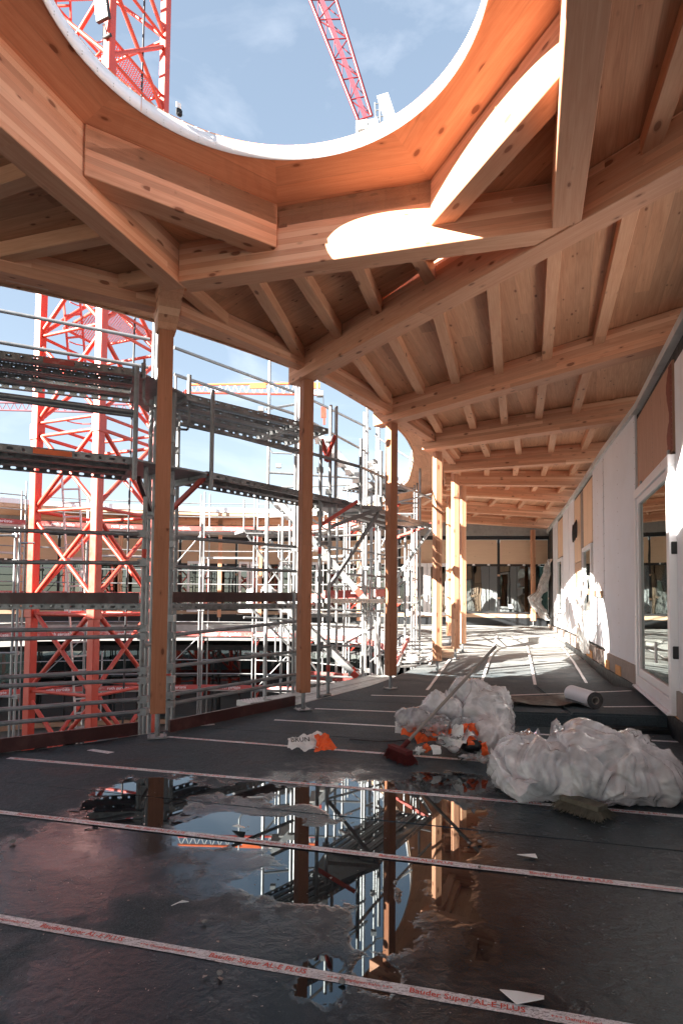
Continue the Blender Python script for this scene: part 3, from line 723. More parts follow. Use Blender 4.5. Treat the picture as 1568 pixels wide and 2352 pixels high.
# roof ends that stick out as pale blocks along the eave
for x, y in ((14, 640), (715, 862)):
    p = atz(x, y, CE-.12)
    ubox('eave_block', p, p+Vector((.30, .16, 0)), .10, .11, 'plank', R_)

# soffit lining between the beams and the round rim, rim flashing
RC, RR, RZ = Vector((-.43, 3.03, 0)), 1.17, 4.44
N = 96
circ = [(RC.x+RR*math.cos(2*math.pi*i/N), RC.y+RR*math.sin(2*math.pi*i/N)) for i in range(N)]
def ray_poly(c, ang, poly):
    d = Vector((math.cos(ang), math.sin(ang))); best = 99
    for i in range(len(poly)):
        a = Vector(poly[i-1]); b = Vector(poly[i]); e = b-a; den = d.x*e.y-d.y*e.x
        if abs(den) < 1e-9: continue
        w_ = a-Vector((c.x, c.y)); t = (w_.x*e.y-w_.y*e.x)/den; u = (w_.x*d.y-w_.y*d.x)/den
        if t > 0 and -1e-6 <= u <= 1+1e-6: best = min(best, t)
    return best
angs = [2*math.pi*i/N for i in range(N)]
va = [math.atan2(p[1]-RC.y, p[0]-RC.x) % (2*math.pi) for p in polyV]
order = sorted(range(8), key=lambda i: va[i])
for q in range(8):
    i, j = order[q], order[(q+1) % 8]; A0, A1 = va[i], va[j]
    if A1 < A0: A1 += 2*math.pi
    n = 12; vs = []; fs = []; edge = Vector((polyV[j][0]-polyV[i][0], polyV[j][1]-polyV[i][1], 0)).normalized()
    o = Vector((polyV[i][0], polyV[i][1], TOP)); m = frame(o, o+edge); mi = m.inverted()
    for k in range(n+1):
        a = A0+(A1-A0)*k/n; t = ray_poly(RC, a, polyV)+.07; d = Vector((math.cos(a), math.sin(a), 0))
        pz = Vector((RC.x, RC.y, 0))
        for rr, zz in ((t, TOP-.01), (RR, RZ), (RR, RZ+.1), (t, TOP+.09)): vs.append(mi @ (pz+d*rr+Vector((0, 0, zz))))
    for k in range(n):
        for s_ in range(4): a = 4*k+s_; b = 4*k+(s_+1) % 4; fs.append((a, b, b+4, a+4))
    link('opening_lining', mesh(vs, fs), M['lining'], R_, m)
# rim flashing in sections with rivets
rim_r0, rim_r1 = RR-.006, RR+.10
for s_ in range(6):
    vs = []; fs = []; n = 24; a0_ = 2*math.pi*s_/6+.35; a1_ = a0_+2*math.pi/6-.004
    for k in range(n+1):
        a = a0_+(a1_-a0_)*k/n; c_, s2 = math.cos(a), math.sin(a)
        for rr, zz in ((rim_r0, RZ-.012), (rim_r0, RZ+.088), (rim_r1, RZ+.096), (rim_r1, RZ+.10), (RR+.0, RZ+.10), (RR+.0, RZ-.012)): vs.append((RC.x+rr*c_, RC.y+rr*s2, zz))
    for k in range(n):
        for q in range(6): a = 6*k+q; b = 6*k+(q+1) % 6; fs.append((a, b, b+6, a+6))
    rim = link('rim_flashing', mesh(vs, fs, 'rim', True), M['white_metal'], R_)
piece = []
cm = unit_cyl('galv', 6)
for k in range(60):
    a = 2*math.pi*k/60; d = Vector((math.cos(a), math.sin(a), 0))
    for dz in (.012, .03):
        p = Vector((RC.x, RC.y, RZ+dz))+d*(rim_r0-.003)+Vector((0, 0, 0)); piece.append((cm, frame(p, p+d) @ Matrix.Diagonal((.003, .0035, .0035, 1))))
joined('rivets', piece, M['fascia'], R_, kind='stuff')
# roofing on top so light only enters by the opening
top_out = [q for q in ev]
for s_ in range(8):
    i, j = order[s_], order[(s_+1) % 8]

# flood lamp on the rim
def lamp(px, py, z, face, label, s=1.):
    p = atz(px, py, z); t = thing('flood_lamp', label, 'lamp', p)
    m = Matrix.Translation(p) @ face
    lh = link('lamp_housing', cube_mesh(.05*s, .19*s, .25*s, .01), M['black'], t, m @ Matrix.Translation((0, 0, -.05)))
    link('lamp_glass', cube_mesh(.006, .16*s, .17*s, .002), M['lens'], lh, m @ Matrix.Translation((-.006, 0, .015)))
    tube('bracket', m @ Vector((.03*s, 0, -.05*s)), m @ Vector((.06*s, 0, -.18*s)), .008*s, 'black', t)
    tube('cable', m @ Vector((.04*s, .02*s, -.05*s)), m @ Vector((.10*s, .12*s, -.20*s)), .005*s, 'rope', t)
    tube('clamp', m @ Vector((.06*s, -.05*s, -.17*s)), m @ Vector((.06*s, .05*s, -.17*s)), .02*s, 'black', t); return t
LP_ = aty(234, 38, 11.7); lamp(234, 38, LP_.z, Matrix.Rotation(RAD(66), 4, 'Z') @ Matrix.Rotation(RAD(-12), 4, 'Y'), 'black framed work floodlight fixed high on the red crane mast chord', 1.75)
lamp(411, 252, 4.60, Matrix.Rotation(RAD(-50), 4, 'Z'), 'small black lamp peeking over the white rim', .22)

# ------------------------------------------------------------------ posts
NAMES = ['near post standing left of the puddle, with a flared head under two beams', 'second timber post, between the toe board end and the metal walkway', 'third timber post, beside the perforated metal walkway',
         'fourth timber post, its upper part striped by sunlight', 'fifth timber post, sunlit, beside the lengthwise tape', 'slim sunlit post behind the fifth one', 'shaded post seen just behind the fifth one', 'sunlit post in front of the white double door']
def post(p, foot, lab, rot=24, s=.125, cap=None, top=U, left=False, mat=None):
    z0 = floor_z(*p); t = thing('timber_post', lab, 'post', (p[0], p[1], z0+.01), 'timber posts along the courtyard edge')
    m = Matrix.Translation((p[0], p[1], z0+foot)) @ Matrix.Rotation(RAD(rot), 4, 'Z') @ Matrix.Rotation(-math.pi/2, 4, 'Y')
    link('shaft', cube_mesh(top-z0-foot, s, s, .006), M['glulam_shaded' if p[1] < 9.5 else 'glulam'], t, m @ Matrix.Translation((0, 0, -s/2)))
    tube('steel_foot', (p[0], p[1], z0), (p[0], p[1], z0+foot), .024, 'galv_dark', t, 12)
    bpl = link('base_plate', cube_mesh(.17, .17, .012, .002), M['galv_dark'], t, Matrix.Translation((p[0], p[1], z0+.008)) @ Matrix.Rotation(RAD(rot), 4, 'Z') @ Matrix.Translation((-.085, 0, 0)))
    for sx in (-1, 1):
        for sy in (-1, 1):
            q = Matrix.Translation((p[0], p[1], z0)) @ Matrix.Rotation(RAD(rot), 4, 'Z') @ Vector((.065*sx, .065*sy, .01)); tube('anchor_bolt', q, q+Vector((0, 0, .025)), .009, 'galv', bpl, 6)
    return t
tp = post(POST[0], .23, NAMES[0], 18, .135, top=3.82)
# flared head of the first post
p = POST[0]; n1v = Vector((-1.38, 4.92)); dirh = (n1v-Vector(p)).normalized()
bm = bmesh.new(); A = [(-.075, -.085), (.075, -.085), (.075, .085), (-.075, .085)]; B = [(-.10, -.14), (.62, -.12), (.62, .12), (-.10, .14)]
vs = [bm.verts.new((x, y, 0)) for x, y in A]+[bm.verts.new((x, y, .42)) for x, y in B]
for f in ((3, 2, 1, 0), (4, 5, 6, 7), (0, 1, 5, 4), (1, 2, 6, 5), (2, 3, 7, 6), (3, 0, 4, 7)): bm.faces.new([vs[i] for i in f])
bmesh.ops.bevel(bm, geom=bm.edges[:], offset=.004, segments=1, affect='EDGES')
me = bpy.data.meshes.new('head'); bm.to_mesh(me); bm.free()
link('post_head', me, M['glulam'], tp, Matrix.Translation((p[0], p[1], 3.80)) @ Matrix.Rotation(math.atan2(dirh.y, dirh.x), 4, 'Z'))
post(POST[1], .21, NAMES[1], 28, .13); post(POST[2], .20, NAMES[2], 34, .13)
post(POST[3], .20, NAMES[3], 20, .125); post(POST[4], .22, NAMES[4], 14, .125)
post((2.72, 13.6), .2, NAMES[5], 20, .12); post((2.68, 15.0), .2, NAMES[6], 10, .13); post(POST[7], .22, NAMES[7], 10, .13)
post((6.96, 22.0), .2, 'timber post standing alone before the far glazed end wall', 5, .14)
pf_ = [(-1.5, 21.9), (-4.5, 22.4), (-8.0, 21.9), (.6, 20.6), (-11, 20.9), (-6.3, 22.3), (-3.0, 22.3)]
fl_ = ['right of the second near post, behind the stair tower', 'midway between the near and second posts', 'seen through the red mast', 'half hidden by the third near post', 'at the far left behind the mast', 'just right of the near post', 'close to the left side of the second post']
for p, nm in zip(pf_, fl_):
    t = post(p, .22, 'far timber post across the courtyard, %s' % nm, 10, .14); t['group'] = 'far timber posts'

# ------------------------------------------------------------------ long white wall on the right
wall = thing('panel_wall', 'long outer wall of white panels, plywood fields and windows along the corridor', 'wall', (3.87, 7.77, 0))
def wseg_at(px):
    """wall point under photo column px (any height)"""
    d = ray(px, 1300); best = None
    for a, b in zip([(1.6, .5)]+WALL, WALL+[(7.7, 22.5)]):
        e = Vector((b[0]-a[0], b[1]-a[1])); den = d.x*e.y-d.y*e.x
        if abs(den) < 1e-9: continue
        t = (a[0]*e.y-a[1]*e.x)/den; u = (a[0]*d.y-a[1]*d.x)/den
        if t > 0 and -1e-6 <= u <= 1+1e-6: return Vector((d.x*t, d.y*t, 0)), a, b
    return Vector((*WALL[-1], 0)), WALL[-2], WALL[-1]
def wz(px, y):
    p, a, b = wseg_at(px); q = ray(px, y); return EYE+q.z/q.y*p.y
WT = 3.86
def wpan(px0, px1, z0, z1, matname, name='wall_panel', out_=.0, th=.03, gap=.006, rot=False):
    """flat panel on the wall between two photo columns (px0 nearer the camera)"""
    p, _, _ = wseg_at(px0); q, _, _ = wseg_at(px1); d = (q-p).normalized(); n = Vector((-d.y, d.x, 0))
    p = p+d*gap; q = q-d*gap; L = (q-p).length
    if matname in ('ply', 'ply_red'):   # grain runs vertically
        me = cube_mesh(z1-z0, L, th, .002); m = Matrix((Vector((0, 0, 1)), d, n)).transposed().to_4x4(); m.translation = V3(lerp(p, q, .5), z0)+n*out_
        return link(name, me, M[matname], wall, m)
    m = frame(V3(p, z0), V3(q, z0)) @ Matrix.Translation((0, out_+th/2, 0))
    return link(name, cube_mesh(L, th, z1-z0, .002), M[matname], wall, m)
# backing so joints read dark
for a, b in zip([(1.6, .5)]+WALL, WALL+[(7.72, 22.52)]):
    ubox('wall_core', V3(a, -.1), V3(b, -.1), .12, 3.95, 'black', wall, dy=-.065)
    ubox('head_plate', V3(a, 3.79), V3(b, 3.79), .09, .085, 'fascia', wall, dy=.03)
    ubox('membrane_upstand', V3(a, -.02), V3(b, -.02), .07, .22+.0*a[1], 'bitumen', wall, dy=.045)
    ubox('base_sill', V3(a, .19), V3(b, .19), .05, .26, 'sill', wall, dy=.03)
PB = .46
# near panels: beyond the frame, door bay, long panel
wpan(2700, 1562, PB-.1, 3.6, 'panel'); 
zt = 3.70
wpan(1466, 1391, PB-.03, zt+.1, 'panel'); wpan(1390, 1365, .5, zt+.1, 'panel')
# plywood field above the door
wpan(1554, 1469, 2.78, zt, 'ply_red', out_=-.012)
for px, z in ((1549, 2.74), (1482, 2.74)):
    p, a, b = wseg_at(px); d = Vector((b[0]-a[0], b[1]-a[1], 0)).normalized(); m = frame(V3(p, z-.02), V3(p+d, z-.02)) @ Matrix.Translation((-.03, .045, 0)); link('fixing_bracket', cube_mesh(.06, .02, .09, .003), M['galv'], wall, m)
# irregular dark stain down the near edge of that plywood
p, _, _ = wseg_at(1554); q, _, _ = wseg_at(1469); d_ = (q-p).normalized(); n_ = Vector((-d_.y, d_.x, 0)); rr = random.Random(4); vs = []; fs = []
for i in range(31):
    z = 2.80+.88*i/30; wv_ = .20+.06*math.sin(i*.35)+.05*noise.noise(Vector((i*.5, 3, 0)))+.02*rr.random(); b_ = V3(p, z)+n_*.021+d_*.012
    vs += [b_, b_+d_*wv_]
    if i: fs.append((2*i-2, 2*i-1, 2*i+1, 2*i))
link('stain', mesh(vs, fs), M['stain'], wall)
# door
door = thing('glass_door', 'tall white framed glass door in the panel wall, mirroring the corridor', 'door', (3.6, 6.9, .2))
pA, a, b = wseg_at(1562); pB, _, _ = wseg_at(1475); dd = (pB-pA).normalized(); dn = Vector((-dd.y, dd.x, 0)); DL = (pB-pA).length
DZ0, DZ1 = .24, 2.72
def dbox(x0, x1, z0, z1, o0, th, matname, name, par=door):
    m = frame(V3(pA, 0), V3(pA+dd, 0)) @ Matrix.Translation((x0, o0+th/2, z0)); return link(name, cube_mesh(x1-x0, th, z1-z0, .006), M[matname], par, m)
fw_ = .11
dbox(0, DL, DZ0, DZ0+.12, .0, .10, 'white_frame', 'door_frame'); dbox(0, DL, DZ1-fw_, DZ1, .0, .10, 'white_frame', 'door_frame')
dbox(0, fw_, DZ0+.12, DZ1-fw_, .0, .10, 'white_frame', 'door_frame'); dbox(DL-fw_, DL, DZ0+.12, DZ1-fw_, .0, .10, 'white_frame', 'door_frame')
sx = fw_+.01; dbox(sx, sx+.09, DZ0+.14, DZ1-fw_-.01, .03, .05, 'white_frame', 'sash'); sash = dbox(DL-sx-.10, DL-sx, DZ0+.14, DZ1-fw_-.01, .03, .05, 'white_frame', 'sash')
dbox(sx, DL-sx, DZ0+.125, DZ0+.22, .03, .051, 'white_frame', 'sash'); dbox(sx, DL-sx, DZ1-fw_-.09, DZ1-fw_-.005, .03, .051, 'white_frame', 'sash')
dpane = dbox(sx+.08, DL-sx-.09, DZ0+.21, DZ1-fw_-.08, .045, .008, 'glass_door', 'pane', sash)
dbox(0, DL, DZ0-.03, DZ0-.002, .0, .14, 'white_frame', 'threshold')
for z in (.75, 1.75): dbox(-.012, 0, z, z+.12, .02, .06, 'black', 'hinge')
dbox(DL*.45, DL*.45+.09, .62, .84, .054, .002, 'paper', 'sticker', dpane)
dbox(-.1, DL+.1, .12, DZ0-.03, .01, .05, 'insul', 'insulation_strip', wall)
# screw heads along the panel joints
sc_p = []; cyl = unit_cyl('galv', 6)
for px0, px1 in ((1466, 1391), (1554, 1469), (1390, 1365)):
    p, _, _ = wseg_at(px0); q, _, _ = wseg_at(px1); d_ = (q-p).normalized(); n_ = Vector((-d_.y, d_.x, 0)); L = (q-p).length
    for k in range(16):
        for x in (.04, L/2, L-.05):
            b_ = V3(p+d_*x, .55+k*.21 if px0 != 1554 else 2.85+k*.055)+n_*(.031 if px0 != 1554 else .019); sc_p.append((cyl, frame(b_, b_+n_) @ Matrix.Diagonal((.003, .007, .007, 1))))
joined('screw_heads', sc_p, M['sill'], wall, kind='stuff')
# plastic framing fields further on (photo columns, heights in photo y at the column)
wpan(1364, 1343, 2.45, zt, 'ply', out_=.002); wpan(1341, 1337, .5, zt, 'sill'); wpan(1336, 1322, 2.2, zt, 'ply', out_=.002)
wpan(1321, 1309, .5, zt+.1, 'panel'); wpan(1308, 1294.5, .5, zt+.1, 'panel'); wpan(1294, 1283, 2.6, zt, 'ply'); wpan(1282, 1276, .5, zt+.1, 'panel'); wpan(1275.5, 1271, .5, zt+.1, 'panel')
wpan(1364, 1343, .5, 1.0, 'panel'); wpan(1336, 1322, .5, 2.18, 'plank', name='wall_panel'); wpan(1294, 1283, .5, .9, 'panel')
win = thing('wall_window', 'small white framed window in the sunlit wall above the hanging plastic', 'window', V3(wseg_at(1354)[0], 1.0))
def win_on_wall(t, px0, px1, z0, z1):
    p, _, _ = wseg_at(px0); q, _, _ = wseg_at(px1); d = (q-p).normalized(); L = (q-p).length
    def bx(x0, x1, a0, a1, o0, th, mn, nm):
        m = frame(V3(p, 0), V3(p+d, 0)) @ Matrix.Translation((x0, o0+th/2, a0)); return link(nm, cube_mesh(x1-x0, th, a1-a0, .003), M[mn], t, m)
    f = bx(0, L, z0, z0+.08, 0, .07, 'white_frame', 'window_frame'); bx(0, L, z1-.08, z1, 0, .07, 'white_frame', 'window_frame'); bx(0, .08, z0+.08, z1-.08, 0, .07, 'white_frame', 'window_frame'); bx(L-.08, L, z0+.08, z1-.08, 0, .07, 'white_frame', 'window_frame')
    bx(.08, L-.08, z0+.08, z1-.08, .02, .01, 'glass', 'pane')
win_on_wall(win, 1364, 1343, 1.02, 2.42)
win2 = thing('wall_window', 'narrow white framed window close to the far corner of the panel wall', 'window', V3(wseg_at(1288)[0], 1.0)); win_on_wall(win2, 1294, 1283, .95, 2.55)
# nailed timber batten, coil of cable, thin wires
p, a, b = wseg_at(1388); q, _, _ = wseg_at(1330); d = (q-p).normalized(); n = Vector((-d.y, d.x, 0))
o = ubox('timber_batten', V3(p, 1.36)+n*.05, V3(q, 1.50)+n*.05, .04, .11, 'plank', None); tag(o, 'short timber batten nailed across the wall over the hanging plastic', 'batten')
coil = thing('cable_coil', 'black cable coil hanging high on the sunlit plywood field', 'cable', V3(wseg_at(1333)[0], 2.9))
pc = V3(wseg_at(1332)[0], 2.95)+n*.08
for k in range(7):
    cv = bpy.data.curves.new('loop', 'CURVE'); cv.dimensions = '3D'; cv.bevel_depth = .012; sp = cv.splines.new('POLY'); sp.points.add(19); sp.use_cyclic_u = True
    rr = random.Random(k)
    for i in range(20):
        a_ = 2*math.pi*i/20; v = pc+d*(math.cos(a_)*(.10+.02*rr.random()))+Vector((0, 0, math.sin(a_)*(.17+.04*rr.random())-.02*k))+n*(.012*k); sp.points[i].co = (*v, 1)
    cv.materials.append(M['rope']); link('loop', curve_mesh(cv), None, coil)

# ------------------------------------------------------------------ far end wall and ring facade
def facade(path, zb, label, frontal_bays, name='glazed_end_wall'):
    t = thing(name, label, 'wall', (*path[0], zb)); tot = plen(path); nb = frontal_bays; 
    for i in range(nb):
        a = sample(path, tot*i/nb); b = sample(path, tot*(i+1)/nb); A_, B_ = V3(a, 0), V3(b, 0); d = (B_-A_).normalized(); n = Vector((d.y, -d.x, 0)); sgn = 1 if n.dot(V3(CC, 0)-A_) > 0 else -1; n = n*sgn; L = (B_-A_).length
        def bx(x0, x1, z0, z1, o0, th, mn, nm, par=t):
            x = d*sgn*-1; y = Vector((0, 0, 1)).cross(x)
            m = Matrix((d, Vector((0, 0, 1)).cross(d), Vector((0, 0, 1)))).transposed().to_4x4(); m.translation = A_+d*x0+n*(o0+th/2)+Vector((0, 0, z0))
            return link(nm, cube_mesh(x1-x0, th, z1-z0, .002), M[mn], par, m)
        bx(0, L, 3.72, 4.24, 0, .12, 'concrete', 'head_beam'); bx(0, L, 3.575, 3.719, -.02, .05, 'black', 'seal_strip')
        g_ = .05
        x = d; m = Matrix((d, Vector((0, 0, 1)).cross(d), Vector((0, 0, 1)))).transposed().to_4x4(); m.translation = A_+d*g_+Vector((0, 0, 2.66))+n*.0
        link('plywood_panel', cube_mesh(L-2*g_, .03, .91, .002), M['ply'], t, m)
        bx(-.04, .04, .42, 3.62, -.03, .045, 'black', 'mullion'); bx(0, L, 2.58, 2.655, -.03, .045, 'black', 'transom')
        bx(g_, L-g_, .88, 2.575, -.02, .02, 'glass', 'pane'); bx(0, L, .80, .875, -.03, .05, 'black', 'transom')
        bx(0, L, .66, .795, -.02, .07, 'plank', 'wood_sill'); bx(0, L, .30, .655, -.02, .06, 'bitumen', 'upstand')
        for k in range(3): bx(g_+L*(.15+.3*k), g_+L*(.15+.3*k)+.09, 2.60, 2.66, .02, .03, 'white_frame', 'clip'); 
        for z in (1.35, 2.2): bx(-.05, .05, z, z+.07, .015, .02, 'plank', 'clip')
        if i % 2 == 0: bx(L*.72, L*.72+.16, 1.0, 1.16, .001, .003, 'paper', 'sticker')
        # room behind
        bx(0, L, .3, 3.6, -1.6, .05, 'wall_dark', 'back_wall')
    return t
facade([(7.72, 22.5), (2.2, 23.0)], .3, 'glazed end wall of the corridor with plywood panels above dark panes', 3)
facade([(2.19, 23.0), (-3, 24.3), (-8, 23.5), (-12.5, 21.6)], .3, 'glazed ring facade across the courtyard, seen between scaffolding tubes', 7, 'ring_facade')
# white double door in the end wall
dd_ = thing('double_door', 'white framed double glass door beside the plywood end wall', 'door', (2.6, 22.7, .6))
Yd = 22.80
def fr_door(px0, px1, t, nm):
    x0, x1 = aty(px0, 1400, Yd).x, aty(px1, 1400, Yd).x
    for (a, b, c, d_) in ((x0, x0+.13, .84, 2.55), (x1-.13, x1, .84, 2.55), (x0, x1, 2.55, 2.68), (x0, x1, .72, .84)):
        link('door_frame', cube_mesh(b-a, .06, d_-c, .004), M['white_frame'], t, Matrix.Translation((a, Yd, c)))
    link('pane', cube_mesh(x1-x0-.26, .01, 1.71, 0), M['glass_door'], t, Matrix.Translation((x0+.13, Yd, .84)))
fr_door(930, 979, dd_, 'l'); fr_door(980, 1030, dd_, 'r')
tube('door_handle', aty(981, 1385, Yd-.06), aty(981, 1365, Yd-.06), .02, 'galv', dd_)
for i, (x0, x1) in enumerate([(548, 572), (574, 600), (150, 190), (430, 462), (640, 668), (700, 730)]):
    t = thing('ring_window', ['white framed door leaf across the courtyard, behind scaffolding', 'narrow white door leaf next to the first one across the courtyard', 'white framed door leaf seen through the red crane mast', 'white framed leaf right of the near post across the courtyard',
              'white framed leaf left of the second post across the courtyard', 'white framed leaf right of the second post across the courtyard'][i], 'door', (0, 0, 1)); Yw = 23.2 if x0 > 400 else 22.4
    xa, xb = aty(x0, 1350, Yw).x, aty(x1, 1350, Yw).x; t.location = (xa, Yw, .8)
    for (a, b, c, d_) in ((xa, xa+.09, .85, 2.6), (xb-.09, xb, .85, 2.6), (xa, xb, 2.6, 2.7), (xa, xb, .75, .85)):
        link('door_frame', cube_mesh(b-a, .06, d_-c, .004), M['white_frame'], t, Matrix.Translation((a, Yw, c)))
    link('pane', cube_mesh(xb-xa-.18, .01, 1.75, 0), M['glass_door'], t, Matrix.Translation((xa+.09, Yw, .85)))
# lower storey glazing
lows = thing('lower_storey_wall', 'dark glazed wall of the lower storey round the courtyard', 'wall', (-3, 22.3, -3.3))
lw = offset(smooth(SLAB[10:22], 3), .9); tot = plen(lw); nb = 24
for i in range(nb):
    a = sample(lw, tot*i/nb); b = sample(lw, tot*(i+1)/nb)
    ubox('glass_panel', V3(a, -3.0), V3(b, -3.0), .03, 2.4, 'glass_door', lows); ubox('mullion', V3(a, -3.1), V3(lerp((*a, 0), (*b, 0), .035), -3.1), .08, 2.65, 'black' if i % 3 else 'white_frame', lows)
    ubox('wood_sill', V3(a, -3.25), V3(b, -3.25), .09, .16, 'plank', lows); ubox('head_band', V3(a, -.62), V3(b, -.62), .08, .2, 'black', lows)
    a2, b2 = sample(offset(lw, 2.), tot*i/nb), sample(offset(lw, 2.), tot*(i+1)/nb)
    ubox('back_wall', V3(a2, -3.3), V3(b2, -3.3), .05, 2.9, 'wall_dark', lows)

# ------------------------------------------------------------------ red crane mast in the courtyard
mast = thing('crane_mast', 'red lattice mast of the tower crane rising through the courtyard', 'crane', (-4.88, 12, -3.6))
s_ = 1.7; Mc = Vector((-4.88, 12, 0)); Lc = Mc+Vector((-.921, .389, 0))*s_; Rc_ = Mc+Vector((.389, .921, 0))*s_; Bc = Lc+(Rc_-Mc)
ZB, ZT = -3.6, 26
dx_ = (Lc-Mc).normalized()
for c in (Mc, Lc, Rc_, Bc):
    m = Matrix.Translation((c.x, c.y, ZB)) @ Matrix.Rotation(math.atan2(dx_.y, dx_.x), 4, 'Z') @ Matrix.Rotation(-math.pi/2, 4, 'Y')
    link('chord', cube_mesh(ZT-ZB, .175, .175, .012), M['red'], mast, m @ Matrix.Translation((0, 0, -.0875)))
CH = 1.87; zz = 3.02-CH*3
faces_ = [(Mc, Lc), (Mc, Rc_), (Lc, Bc), (Rc_, Bc)]
k = 0
while zz+CH*k < ZT-1:
    z0 = zz+CH*k
    for fi, (a, b) in enumerate(faces_):
        tube('horizontal_brace', V3(a, z0+.06), V3(b, z0+.06), .035, 'red', mast, 8)
        if k % 2 == 0: tube('horizontal_brace', V3(a, z0-.22), V3(b, z0-.22), .04, 'red', mast, 8)
        tube('diagonal_brace', V3(a, z0+.1), V3(b, z0+CH-.1), .046, 'red', mast, 8)
        if fi < 2: tube('diagonal_brace', V3(b, z0+.1), V3(a, z0+CH-.1), .046, 'red', mast, 8)
    if k % 2 == 0:
        for c in (Mc, Lc, Rc_, Bc):
            link('connector', cube_mesh(.34, .21, .21, .01), M['red'], mast, Matrix.Translation((c.x, c.y, z0-.30)) @ Matrix.Rotation(math.atan2(dx_.y, dx_.x), 4, 'Z') @ Matrix.Rotation(-math.pi/2, 4, 'Y') @ Matrix.Translation((0, 0, -.105)))
    k += 1
for z in (7.25, 12.9, 18.5):
    q = [V3(lerp(Mc, Rc_, .05), z), V3(lerp(Mc, Rc_, .95), z), V3(lerp(Lc, Bc, .95), z), V3(lerp(Lc, Bc, .35), z)]
    o = q[0]; m = frame(q[0], q[1]); mi = m.inverted(); me = mesh([mi @ v for v in q], [(0, 1, 2, 3)]); link('mesh_platform', me, M['perf_pink'], mast, m)
    for a, b in zip(q, q[1:]+q[:1]): tube('platform_edge', a, b, .03, 'red', mast, 6)
# ladders inside the mast
def ladder(p0, p1, w_, mat, parent, r=.02, step=.30, side=None):
    p0, p1 = Vector(p0), Vector(p1); d = (p1-p0); L = d.length; d.normalize(); s2 = side or Vector((1, 0, 0)); s2 = (s2-d*s2.dot(d)).normalized()
    for k in (-1, 1): ubox('ladder_rail', p0+s2*w_/2*k, p1+s2*w_/2*k, r*1.4, r*2.6, mat, parent, up=(0, 1, 0))
    n = int(L/step)
    for i in range(n): c = p0+d*(i+.5)*step; ubox('rung', c-s2*w_/2, c+s2*w_/2, r*1.6, r*1.6, mat, parent)
lad = thing('mast_ladder', 'silver aluminium ladder leaning inside the lower red mast', 'ladder', (-5.6, 12.8, -3))
ladder(aty(196, 1720, 13.0), aty(160, 1085, 13.0), .33, 'alu', lad, side=Vector((1, .3, 0)))
lad2 = thing('mast_ladder', 'red caged ladder in the upper part of the mast', 'ladder', (-5.6, 12.9, 5))
ladder(aty(183, 905, 13.0), aty(160, 640, 13.0), .36, 'red', lad2, .022, .5); ladder(aty(160, 640, 13.0), aty(134, -300, 13.0), .36, 'red', lad2, .022, .5)
for i in range(12):
    z = 4.3+i*.9; c = aty(190, 700, 13.2); c.z = z
    for k in range(6):
        a, b = math.pi*k/6-.3, math.pi*(k+1)/6-.3; tube('cage_hoop', c+Vector((math.cos(a)*.34, math.sin(a)*.34, 0)), c+Vector((math.cos(b)*.34, math.sin(b)*.34, 0)), .014, 'red', lad2, 5)
cbl = thing('mast_cable', 'black power cable hanging down inside the red mast', 'cable', (-4.3, 13.0, -3)); q0, q1 = aty(334, -60, 12.9), aty(281, 1700, 12.9)
tube('cable', q0, q1, .022, 'rope', cbl, 6)

# red luffing jib of a second crane, far off
jib = thing('crane_jib', 'distant dark red lattice jib slanting through the round opening', 'crane', aty(836, 290, 45))
JY = 45
def jp(x, y, dy=0): return aty(x, y, JY+dy)
L0, L1 = jp(822, 276), jp(712, 0); R0, R1 = jp(853, 266), jp(772, 0); U0, U1 = jp(845, 280, 1.2), jp(730, 0, 2.4)
ext = 1.0
L1 = L0+(L1-L0)*(1+ext); R1 = R0+(R1-R0)*(1+ext); U1 = U0+(U1-U0)*(1+ext)
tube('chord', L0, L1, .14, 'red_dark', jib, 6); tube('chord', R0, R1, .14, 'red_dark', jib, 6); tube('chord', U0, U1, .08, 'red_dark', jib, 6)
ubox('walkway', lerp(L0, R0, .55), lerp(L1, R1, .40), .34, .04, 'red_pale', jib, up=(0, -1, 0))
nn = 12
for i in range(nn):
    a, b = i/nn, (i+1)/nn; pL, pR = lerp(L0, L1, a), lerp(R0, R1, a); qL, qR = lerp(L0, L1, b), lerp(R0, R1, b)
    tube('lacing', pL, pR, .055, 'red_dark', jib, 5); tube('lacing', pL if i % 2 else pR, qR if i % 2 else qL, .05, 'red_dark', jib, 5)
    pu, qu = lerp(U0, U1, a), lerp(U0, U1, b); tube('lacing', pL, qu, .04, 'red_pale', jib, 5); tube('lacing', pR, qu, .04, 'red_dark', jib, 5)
hd = thing('crane_machinery', 'white crane machinery deck with railings just above the white rim', 'crane', jp(840, 300))
ubox('deck_beam', jp(817, 283), jp(817, 312), .35, .35, 'white_paint', hd, up=(1, 0, 0)); ubox('deck_beam', jp(857, 275), jp(862, 300), .3, .3, 'white_paint', hd, up=(1, 0, 0))
ubox('deck_beam', jp(818, 290), jp(860, 286), .4, .3, 'white_paint', hd); ubox('deck_beam', jp(820, 306), jp(868, 300), .8, .3, 'white_paint', hd)
tube('winch_drum', jp(833, 297), jp(845, 295), .42, 'white_paint', hd, 14); tube('winch_drum', jp(848, 296), jp(855, 295), .25, 'black', hd, 12)
for x in (863, 873, 882): tube('rail_post', jp(x, 300), jp(x-2+(x-863)*.1, 236+(x-863)*-.2), .05, 'galv_dark', hd, 5)
for y in (237, 252, 268): tube('rail', jp(862, y+2), jp(882, y-2), .04, 'galv_dark', hd, 5)
link('sign_plate', cube_mesh(.9, .08, 2.1, .02), M['white_paint'], hd, Matrix.Translation(jp(884, 278)) @ Matrix.Rotation(RAD(-18), 4, 'Y'))

